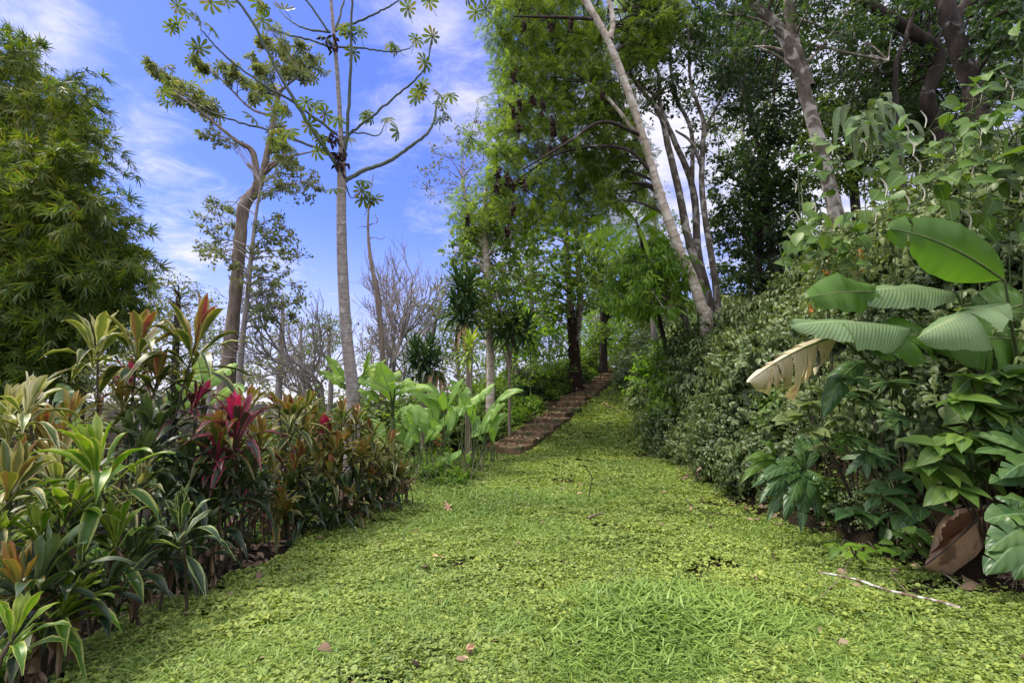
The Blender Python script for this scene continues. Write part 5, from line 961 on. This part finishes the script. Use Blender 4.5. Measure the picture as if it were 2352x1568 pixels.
palmate_plant('second bright lobed-leaf plant, left of the twin-stemmed tree', 1168, 900, 17, 2.7, 24, .38, seed=6)
palmate_plant('lobed-leaf plant with large leaves on the far side of the stairs foot', 1262, 900, 22, 3.4, 26, .44, seed=7)
def tree_fern():
    c = P(1400, 500, 13); b = np.array([c[0] + 2.9, c[1] + 4.0, 0]); gz = hz(b[0], b[1]); root = thing('tree_fern', (b[0], b[1], gz), 'tree fern with bright arching fronds hanging left of the leaning trunk', 'tree fern')
    hub = P(1465, 520, 13.4); mt = MB(); tube(mt, spline([np.array([b[0], b[1], gz - .1]), hub * .5 + np.array([b[0], b[1], gz]) * .5, hub], 12), np.linspace(.07, .05, 12), 8, .2); mt.obj('trunk', M['bark_dark'], root)
    pin = grid_leaf([0, .3, .7, 1], [.014, .020, .014, .002], .3, 0)
    for (u, v, dd) in ((1335, 560, -.6), (1375, 595, -.9), (1350, 505, .2), (1400, 455, .5), (1470, 440, .9), (1530, 490, .6), (1540, 560, .2), (1500, 610, -.3), (1430, 600, -1.2)):
        T = P(u, v, 13.4 + dd); m = (hub + T) / 2 + np.array([0, 0, .25]); t = np.linspace(.10, 1, 46)[:, None]; cc = 2 * m - .5 * (hub + T); p = (1 - t) ** 2 * hub + 2 * t * (1 - t) * cc + t * t * T
        tg = nz(np.gradient(p, axis=0)); S = nz(np.cross(tg, [0, 0, 1.])); ml = MB(); w = (.5 * np.sin(math.pi * np.clip(t[:, 0], .05, .97)) ** .7)
        for s in (-1, 1): scatter(ml, pin, p, nz(S * s + tg * .45 + np.array([0, 0, -.6])), np.tile([0, 0, 1.], (46, 1)), w, 1.)
        tube(ml, p, np.linspace(.012, .003, 46), 5); ml.obj('frond', M['fern'], root)
tree_fern()

# ------------------------------------------------------------------ right bank: large plants
def z6(x, y): return 1780 + .3297 * x, 459 + .3297 * y
def L6(a, b, hw, rise, d, dd, up, mat='giant', tears=1): return ((*z6(*a), d), (*z6(*b), d + dd), hw, rise, up, mat, tears)
big_plant('giant_leaf_plant', 'plant with huge bright green paddle leaves from the right edge', 'large-leaved plant', P(2420, 1150, 3.7),
          [L6((1600, 560), (800, 200), .25, .07, 3.55, -.1, (-.6, -.75, .12), 'giant', 1), L6((1620, 720), (990, 965), .25, .06, 3.4, .0, (-.3, -.4, .85), 'giantpale', 1), L6((1760, 720), (1450, 880), .34, .1, 3.8, .2, (-.6, -.75, .3), 'giant', 1),
           L6((1750, 980), (1080, 1010), .30, .06, 3.7, .1, (-.5, -.75, .35), 'giant', 2), L6((1650, 1030), (1220, 930), .24, .12, 4.0, .3, (-.4, -.75, .5), 'giant', 1)], 'giant', 'giant-leaved plants on the right bank', stemtop=(2340, 850, 3.7), stem=(.05, .03), K=1.25)
big_plant('giant_leaf_plant', 'large-leaved plant whose pale ribbed leaves lie flat above the torn one', 'large-leaved plant', P(2330, 1150, 4.1),
          [L6((1260, 640), (520, 650), .25, .04, 3.9, -.1, (-.35, -.55, .75), 'giantpale', 0), L6((700, 640), (240, 675), .21, .03, 3.8, -.1, (-.6, -.75, .2), 'giant', 0), L6((940, 895), (100, 875), .27, .04, 3.7, -.2, (-.35, -.5, .8), 'giantpale', 1),
           L6((1080, 950), (700, 1080), .28, .12, 3.7, -.1, (-.5, -.75, .4), 'giant', 3)], 'giantpale', 'giant-leaved plants on the right bank', stemtop=(2290, 900, 4.0), stem=(.04, .025), K=1.25)
big_plant('withered_leaf_plant', 'plant holding one long torn cream and brown leaf over the shrubs', 'large-leaved plant', P(2230, 1100, 4.0),
          [((1925, 770, 3.5), (1715, 878, 3.3), .20, .05, (-.45, -.75, .5), 'torn', 8), ((1990, 830, 3.6), (1890, 960, 3.4), .10, .15, (0, -.7, .7), 'broad', 1)], 'broad', stemtop=(2150, 1000, 3.8), stem=(.03, .02), K=1.35)
def blade_plant(name, label, cat, u, v, d, leaves, mat, hw, prof='lance', group=None, tears=0):
    d *= 1.2; hw *= 1.2; leaves = [(x_, y_, z_ * 1.2, w_) for x_, y_, z_, w_ in leaves]; b = P(u, v, d); gx, gy = max(b[0], float(xr(b[1] + .2)) + .15), b[1] + .2; g0 = hz(gx, gy); root = thing(name, (gx, gy, min(b[2], g0)), label, cat, group)
    if b[2] > g0: ms = MB(); tube(ms, spline([np.array([gx, gy, g0 - .05]), b * .5 + np.array([gx, gy, g0]) * .5 + np.array([0, 0, .05]), b], 6), np.linspace(.03, .015, 6), 7); ms.obj('stem', M['stem'], root)
    for (uu, vv, dd, w) in leaves:
        T = P(uu, vv, d + dd); ll = np.linalg.norm(T - b); mid = (b + T) / 2 + np.array([0, -.05, .16 * ll]); ml = MB(); bigleaf(ml, b, mid, T, hw * w, np.array([.0, -.6, .8]), 16, 3, .15, .2, tears, .012, prof)
        t = np.linspace(0, 1, 10)[:, None]; cc = 2 * mid - .5 * (b + T); tube(ml, (1 - t) ** 2 * b + 2 * t * (1 - t) * cc + t * t * T - np.array([0, 0, .004]), np.linspace(.008, .002, 10), 5); ml.obj('leaf', M[mat], root)
blade_plant('strap_leaf_plant', 'dark strap-leaved plant with drooping toothed leaves at the bank foot', 'plant', 1850, 1080, 4.8, [(1740, 1160, -.3, 1), (1760, 1200, -.3, 1), (1800, 1200, -.4, 1.1), (1725, 1120, -.2, .9), (1840, 1220, -.4, 1.1), (1880, 1200, -.3, 1), (1900, 1130, -.2, .8), (1830, 1000, .2, 1), (1880, 990, .2, 1), (1780, 1060, 0, 1)], 'broad', .085, tears=3)
blade_plant('strap_leaf_plant', 'dark strap-leaved plant left of the first, lighter green and smaller', 'plant', 1790, 1060, 5.2, [(1700, 1110, -.3, 1), (1710, 1060, -.2, .9), (1740, 1010, 0, .8), (1760, 1130, -.3, 1), (1820, 1140, -.2, 1)], 'vine', .06)
blade_plant('broad_leaf_plant', 'plant with big banana-like leaves entering at the right edge above the brown curled leaf', 'large-leaved plant', 2440, 1130, 3.2, [(2250, 1000, 0, 1.0), (2240, 1040, -.1, .8), (2275, 1110, -.1, .8), (2260, 960, .2, .8), (2300, 1100, -.4, .8)], 'broad', .14, 'banana', tears=2)
blade_plant('broad_leaf_plant', 'plant with torn glossy leaves hanging over the brown curled leaf at the right edge', 'large-leaved plant', 2420, 1210, 2.9, [(2268, 1265, -.1, 1), (2262, 1195, 0, 1), (2265, 1320, -.15, 1), (2330, 1330, -.2, .9), (2285, 1140, .1, .9)], 'broad', .13, 'banana', tears=3)
# whorled-leaf shrubs (single leaves on thin stalks)
def whorl_plant(label, pts, d, size, mat, seed, tm=OVATE, k=7, group='broad-leaved saplings on the right bank', rootuv=None, name='broadleaf_sapling'):
    global rng; keep = rng; rng = np.random.default_rng(seed); d = d * 1.25; size = size * 1.25; u0, v0 = rootuv or pts[0]; b = G(u0, v0) if rootuv else P(u0, v0 + 120, d)
    if not rootuv: b[1] += .25; b[0] = max(b[0] + .2, float(xr(b[1])) + .2); b[2] = min(hz(b[0], b[1]), P(u0, v0 + 60, d)[2])
    root = thing(name, tuple(b), label, 'plant', group); ms = MB(); ml = MB()
    for (u, v) in pts:
        c = P(u, v, d + rng.normal() * .12); tube(ms, spline([b, b * .4 + c * .6 + np.array([0, 0, .12]), c], 8), np.linspace(.010, .005, 8), 5)
        az = rng.random() * 6.28 + np.arange(k) * 2.4; e = np.stack([np.cos(az), np.sin(az) * .8 - .35, np.full(k, .12) + rng.normal(size=k) * .3], 1); e = nz(e)
        scatter(ml, tm, c + e * .03, nz(e + np.array([0, 0, -.25])), nz(np.array([[0, -.45, 1.]]) + rng.normal(size=(k, 3)) * .25), size * rng.uniform(.6, 1.15, k))
    ms.obj('stem', M['canestem'], root); ml.obj('foliage', M[mat], root); rng = keep
whorl_plant('glossy sapling with pointed leaves in whorls above the brown curled leaf', [(2170, 1030), (2210, 1000), (2140, 1070), (2230, 1080), (2190, 1120), (2260, 950), (2280, 1040)], 3.3, .21, 'vine', 31, k=9)
whorl_plant('dark sapling with pointed leaves left of the brown curled leaf', [(2090, 1090), (2050, 1120), (2110, 1160), (2070, 1180), (2020, 1140)], 3.6, .19, 'broad', 32, k=6)
whorl_plant('pale-leaved sapling hanging under the torn leaf', [(1850, 930), (1890, 900), (1930, 960), (1810, 960), (1870, 990), (1960, 900), (1900, 1030)], 4.3, .13, 'bank2', 33, HEART, 11)
whorl_plant('sapling with rounded bright leaves along the right edge', [(2290, 900), (2330, 940), (2250, 930), (2310, 860), (2340, 1000), (2200, 920), (2230, 870)], 3.4, .2, 'vine', 34, HEART, 7)
whorl_plant('bluish lobed-leaf plant below the pale flat leaves', [(1960, 870), (1940, 1000), (2000, 1040), (2070, 960), (1990, 920), (2040, 880)], 3.9, .22, 'broad', 35, LOBED, 4)
whorl_plant('seedling with yellow-green leaves at the lawn edge near the dark gap', [(1960, 1270), (2010, 1262), (1930, 1255)], 3.7, .11, 'bright', 36, OVATE, 5, rootuv=(1970, 1290))
whorl_plant('low seedlings with round leaves left of the curled brown leaf', [(2060, 1250), (2100, 1262), (2080, 1230)], 3.6, .1, 'vine', 37, OVATE, 6, rootuv=(2080, 1285))
whorl_plant('dark broad-leaved sapling at the foot of the bank gap', [(2000, 1180), (2040, 1210), (1960, 1180), (2080, 1210)], 3.9, .2, 'broad', 38, OVATE, 4)
# vines on the upper bank
def vine(label, path, d0, d1, n, size, seed, cat=True):
    global rng; keep = rng; rng = np.random.default_rng(seed); m = len(path); pts = spline([P(u, v, d0 + (d1 - d0) * i / (m - 1)) for i, (u, v) in enumerate(path)], m * 10); b = pts[0]
    root = thing('climbing_vine', tuple(b), label, 'vine', 'large-leaved vines over the bank'); ms = MB(); ml = MB(); tube(ms, pts, .007, 5)
    for e in (pts[0], pts[len(pts) // 2]):
        g0 = hz(e[0], e[1] + .3)
        if e[2] > g0: gx = max(e[0] + .1, float(xr(e[1] + .3)) + .4); g0 = min(e[2] - .05, hz(gx, e[1] + .3)); tube(ms, spline([np.array([gx, e[1] + .3, g0]), e * .5 + np.array([gx, e[1] + .3, g0]) * .5 + np.array([.05, .1, 0]), e], 8), .006, 4)
    idx = rng.integers(0, len(pts), n); off = rng.normal(size=(n, 3)) * np.array([.16, .2, .16]); q = pts[idx] + off; twigs(ms, pts[idx], q, .004, .003)
    scatter(ml, HEART, q, nz(rng.normal(size=(n, 3)) * np.array([1, .5, .5]) + np.array([-.3, -.3, -.5])), nz(np.array([[-.2, -.6, .9]]) + rng.normal(size=(n, 3)) * .35), size * rng.uniform(.5, 1.2, n))
    ms.obj('stem', M['stem'], root); ml.obj('foliage', M['vine'], root)
    if cat:
        for i in rng.integers(0, len(pts), 5):
            mc = MB(); a = pts[i] + rng.normal(size=3) * .1; tube(mc, spline([a, a + np.array([.01, -.02, .1]), a + np.array([-.05, -.02, .2])], 6), [.004, .007, .008, .008, .006, .003], 5); mc.obj('flower_spike', M['catkin'], root)
    rng = keep
vine('vine with heart-shaped leaves and pale spikes before the twin pale trunks', [(1830, 330), (1900, 370), (1980, 340), (2050, 330), (2120, 320)], 7, 5.6, 60, .19, 41)
vine('long vine stem sweeping from the twin trunks towards the right edge', [(1790, 560), (1880, 545), (1960, 520), (2060, 490), (2150, 450)], 6.2, 5.0, 46, .2, 42)
vine('leafy vine curtain at the upper right edge', [(2352, 130), (2300, 200), (2240, 250), (2200, 300), (2150, 330)], 4.8, 6.0, 70, .17, 43)
vine('vine with large round leaves in the middle of the upper bank', [(2050, 420), (2120, 370), (2200, 370), (2280, 400), (2380, 380)], 5.4, 4.6, 50, .2, 44)
vine('vine hanging down below the first, left of the huge green leaf', [(1840, 420), (1850, 500), (1900, 560), (1880, 640)], 7, 5.8, 60, .17, 45)
vine('pale vine strand along the right edge below the curtain', [(2360, 470), (2300, 520), (2250, 470), (2200, 440)], 4.6, 5.4, 40, .17, 46)
vine('vine topping the bank at the right edge', [(2380, 250), (2340, 300), (2300, 340), (2250, 320)], 4.4, 5.2, 46, .17, 47)
# hanging strap epiphyte
root = thing('hanging_epiphyte', tuple(P(2000, 250, 8)), 'epiphyte with long grey-green leaves hanging from the trees on the upper bank', 'epiphyte')
for i in range(34):
    b = P(2000 + rng.normal() * 26, 275 + rng.normal() * 24, 8 + rng.normal() * .15); az = rng.random() * 6.28; o = np.array([math.cos(az), math.sin(az) - .3, 0]) * rng.uniform(.06, .28); dn = rng.uniform(.35, .75)
    ml = MB(); bigleaf(ml, b, b + o * .9 + np.array([0, 0, -.12 * dn]), b + o * 1.25 - np.array([0, 0, dn]), .062, np.array([0, -1, .3]) + o, 12, 2, .2, .1, 0, .01, 'lance'); ml.obj('leaf', M['giantpale' if i % 4 == 0 else 'bank'], root)
# orange flowers
root = thing('flowering_shrub', tuple(P(1930, 660, 6.5)), 'shrub with small orange flowers on the bank above the flat pale leaves', 'shrub'); ml = MB()
for (u, v) in ((1892, 600), (1960, 597), (1945, 625), (1900, 655), (1925, 680), (1870, 700), (1850, 725), (1910, 590), (1885, 640), (1960, 640)):
    c = P(u, v, 6.3 + rng.normal() * .2); scatter(ml, LANCE, c + rng.normal(size=(50, 3)) * .12, rdir(50, -.2), rdir(50, 1), .11, 1.3); mf = MB(); scatter(mf, LEAF2, c + np.array([0, -.12, .05]) + rng.normal(size=(14, 3)) * .02, rdir(14), rdir(14), .04); mf.obj('flower', M['flower'], root)
ml.obj('foliage', M['bank2'], root)
ms = MB()
for (u, v) in ((1892, 600), (1945, 625), (1900, 655), (1870, 700), (1850, 725)):
    c = P(u, v, 6.3); g0 = hz(c[0], c[1] + .2); tube(ms, spline([np.array([c[0] + .1, c[1] + .2, min(g0, c[2] - .1)]), c], 6), .007, 5)
ms.obj('stems', M['canestem'], root)

# ------------------------------------------------------------------ curled brown leaf, sticks, small things
def curled_leaf():
    b = G(2180, 1310); root = thing('curled_dry_leaf', tuple(b), 'huge curled brown dry leaf lying at the foot of the right bank', 'dry leaf'); d = 4.3
    rib = [(2122, 1300, 0), (2158, 1272, -.06), (2195, 1240, -.09), (2230, 1208, -.06), (2264, 1170, .03)]
    def patch(rows, nm):
        rows = [spline([P(u, v, d + e * 1.3) for u, v, e in r], 34) for r in rows]; A = np.array(rows); m = 16; Q = np.array([spline(A[:, i], m) for i in range(34)]).transpose(1, 0, 2)
        a = np.linspace(0, 1, m)[:, None]; t = np.linspace(0, 1, 34)[None]
        Q = Q + np.array([-.5, -.8, .1]) * (.016 * np.sin(t * 11 + a * 7) * a)[..., None]; Q[-1] += .010 * np.sin(np.arange(34)[:, None] * np.array([.9, 1.7, 1.3]) + rng.random(3) * 6)
        i = np.arange(m - 1)[:, None] * 34; j = np.arange(33)[None]; mb = MB(); U = np.stack(np.broadcast_arrays(.5 + a * .5, t), -1)
        mb.add(Q.reshape(-1, 3), np.stack([i + j, i + j + 1, i + 34 + j + 1, i + 34 + j], -1), U.reshape(-1, 2)); mb.obj(nm, M['dryleaf'], root)
    patch([rib, [(2124, 1302, .0), (2165, 1292, -.02), (2210, 1272, -.02), (2252, 1240, .02), (2272, 1190, .08)], [(2126, 1304, .03), (2166, 1312, .06), (2214, 1302, .08), (2262, 1270, .10), (2282, 1218, .16)], [(2130, 1304, .08), (2180, 1322, .12), (2232, 1330, .14), (2252, 1300, .18), (2262, 1262, .24)]], 'leaf_half')
    patch([rib, [(2126, 1290, .06), (2152, 1258, .12), (2182, 1226, .14), (2218, 1198, .12), (2262, 1168, .08)], [(2134, 1272, .12), (2146, 1236, .20), (2170, 1204, .22), (2206, 1180, .18), (2258, 1164, .12)], [(2146, 1262, .06), (2146, 1222, .06), (2166, 1190, .04), (2198, 1168, .04), (2250, 1166, .05)], [(2158, 1250, -.03), (2164, 1218, -.05), (2184, 1192, -.07), (2206, 1180, -.05), (2246, 1172, .0)]], 'leaf_half')
    mb = MB(); r = np.vstack([spline([P(u, v, d + e * 1.3 - .016) for u, v, e in rib], 20), P(2300, 1120, d + .2)[None]]); tube(mb, r, np.linspace(.006, .009, 21), 6); mb.obj('midrib', M['bark_dark'], root)
curled_leaf()
def stick(label, pts, r0, r1, mat, lift=.05, side=(), name='fallen_branch', group='fallen sticks on the lawn'):
    W = []
    for p in pts:
        g = G(p[0], p[1]) if len(p) == 2 else P(*p); g = np.array(g); g[2] += lift; W.append(g)
    root = thing(name, tuple(W[0]), label, 'stick', group); mb = MB(); s = spline(W, len(W) * 6); tube(mb, s + rng.normal(size=s.shape) * .002, np.linspace(r0, r1, len(s)), 7, .25)
    for sd_ in side:
        q = [np.array(G(*p)) + np.array([0, 0, lift]) for p in sd_]; tube(mb, spline(q, 8), np.linspace(r1 * .9, r1 * .4, 8), 5)
    mb.obj('wood', M[mat], root)
lich = bark_mat('white_flaked_wood', (.13, .09, .06), (.25, .19, .14), (.72, .70, .68), .46, 16, bump=.3); M['lich'] = lich
stick('fallen branch with white bark flakes lying across the right of the lawn', [(1880, 1328), (1960, 1345), (2040, 1372), (2110, 1388), (2160, 1400), (2210, 1415)], .008, .012, 'lich', .06)
stick('thin dry twig leaning below the curled brown leaf', [(2102, 1240), (2125, 1290), (2160, 1330), (2210, 1372)], .006, .004, 'bark_brown', .09)
stick('short thin twig crossing the white-flaked branch', [(2045, 1336), (2075, 1370), (2100, 1400)], .004, .003, 'bark_brown', .08)
stick('thin bent twig left of the white-flaked branch', [(1985, 1262), (1955, 1300), (1930, 1350), (1880, 1400)], .004, .003, 'bark_brown', .08)
stick('long dark twig lying by the foot of the bank', [(1575, 1155), (1600, 1178), (1650, 1190), (1720, 1195)], .010, .005, 'bark_dark', .06, side=[[(1600, 1178), (1570, 1186)]])
stick('pale short stick in the middle of the lawn', [(1350, 1200), (1365, 1192), (1382, 1187)], .016, .014, 'bark_brown', .05)
stick('small brown twig with fork left of the upright twig', [(1182, 1140), (1198, 1158), (1218, 1178)], .008, .005, 'bark_brown', .06, side=[[(1198, 1158), (1190, 1150)], [(1205, 1166), (1225, 1160)]])
g = G(1352, 1160); W = [g, np.array([g[0] + .02, g[1], g[2] + .22]), np.array([g[0] + .06, g[1], g[2] + .42]), np.array([g[0] - .07, g[1], g[2] + .62])]
root = thing('upright_twig', tuple(g), 'dark forked twig standing upright in the middle of the lawn', 'stick'); mb = MB(); tube(mb, spline(W, 14), np.linspace(.007, .008, 14), 6, .3); tube(mb, spline([W[2] - np.array([0, 0, .03]), W[2] + np.array([.09, 0, .02]), W[2] + np.array([.15, 0, -.06])], 6), np.linspace(.005, .002, 6), 5); mb.obj('wood', M['bark_dark'], root)
for (u, v, s, lb) in ((1030, 1178, .16, 'crumpled pinkish-brown dry leaf at the left of the lawn'), (1072, 1520, .10, 'small curled tan leaf at the bottom of the lawn'), (1325, 1508, .09, 'dark dead leaf in the grass near the bottom'), (1375, 1512, .10, 'dark dead leaf just right of its twin near the bottom'),
                      (1392, 930, .28, 'yellowish fallen leaf beside the upper stairs'), (1135, 1028, .3, 'grey lobed dead leaf on the second stair'), (955, 1562, .08, 'dark leaf at the bottom edge of the lawn'), (1590, 1180, .07, 'small pale leaf on the right of the lawn'), (1335, 1140, .12, 'pale leaf left of the upright twig'), (1005, 1290, .07, 'tiny reddish leaf on the left lawn')):
    g = G(u, v) + np.array([0, 0, .06]); mb = MB()
    for i in range(3): scatter(mb, LOBED if 'lobed' in lb or 'crumpled' in lb else OVATE, [g + rng.normal(size=3) * s * .12], rdir(1, .15, .2), rdir(1, 1.2, 1), s * .8)
    o = mb.obj('fallen_leaf', M['dryleaf'] if 'dark' not in lb else M['nest']); tag(o, lb, 'fallen leaf', 'single dead leaves on the lawn')
# dry seed heads in the right corner
mb = MB(); g = G(2330, 1345); root = thing('dry_seed_head', tuple(g), 'brown dried flower head at the right edge under the torn glossy leaves', 'dried flower'); c = P(2335, 1320, 3.9); m = 160; e = rdir(m) * .12 * rng.uniform(.4, 1, (m, 1)); twigs(mb, np.repeat(c[None], m, 0), c + e, .001, .001)
scatter(mb, LEAF2, c + e, nz(e), rdir(m), .016); twigs(mb, [g], [c], .004, .004); mb.obj('flower_head', M['litter'], root)

for p in PB + PU:
    if 'used' in p: pass
for o in bpy.data.objects:
    if 'used' in o.keys(): del o['used']
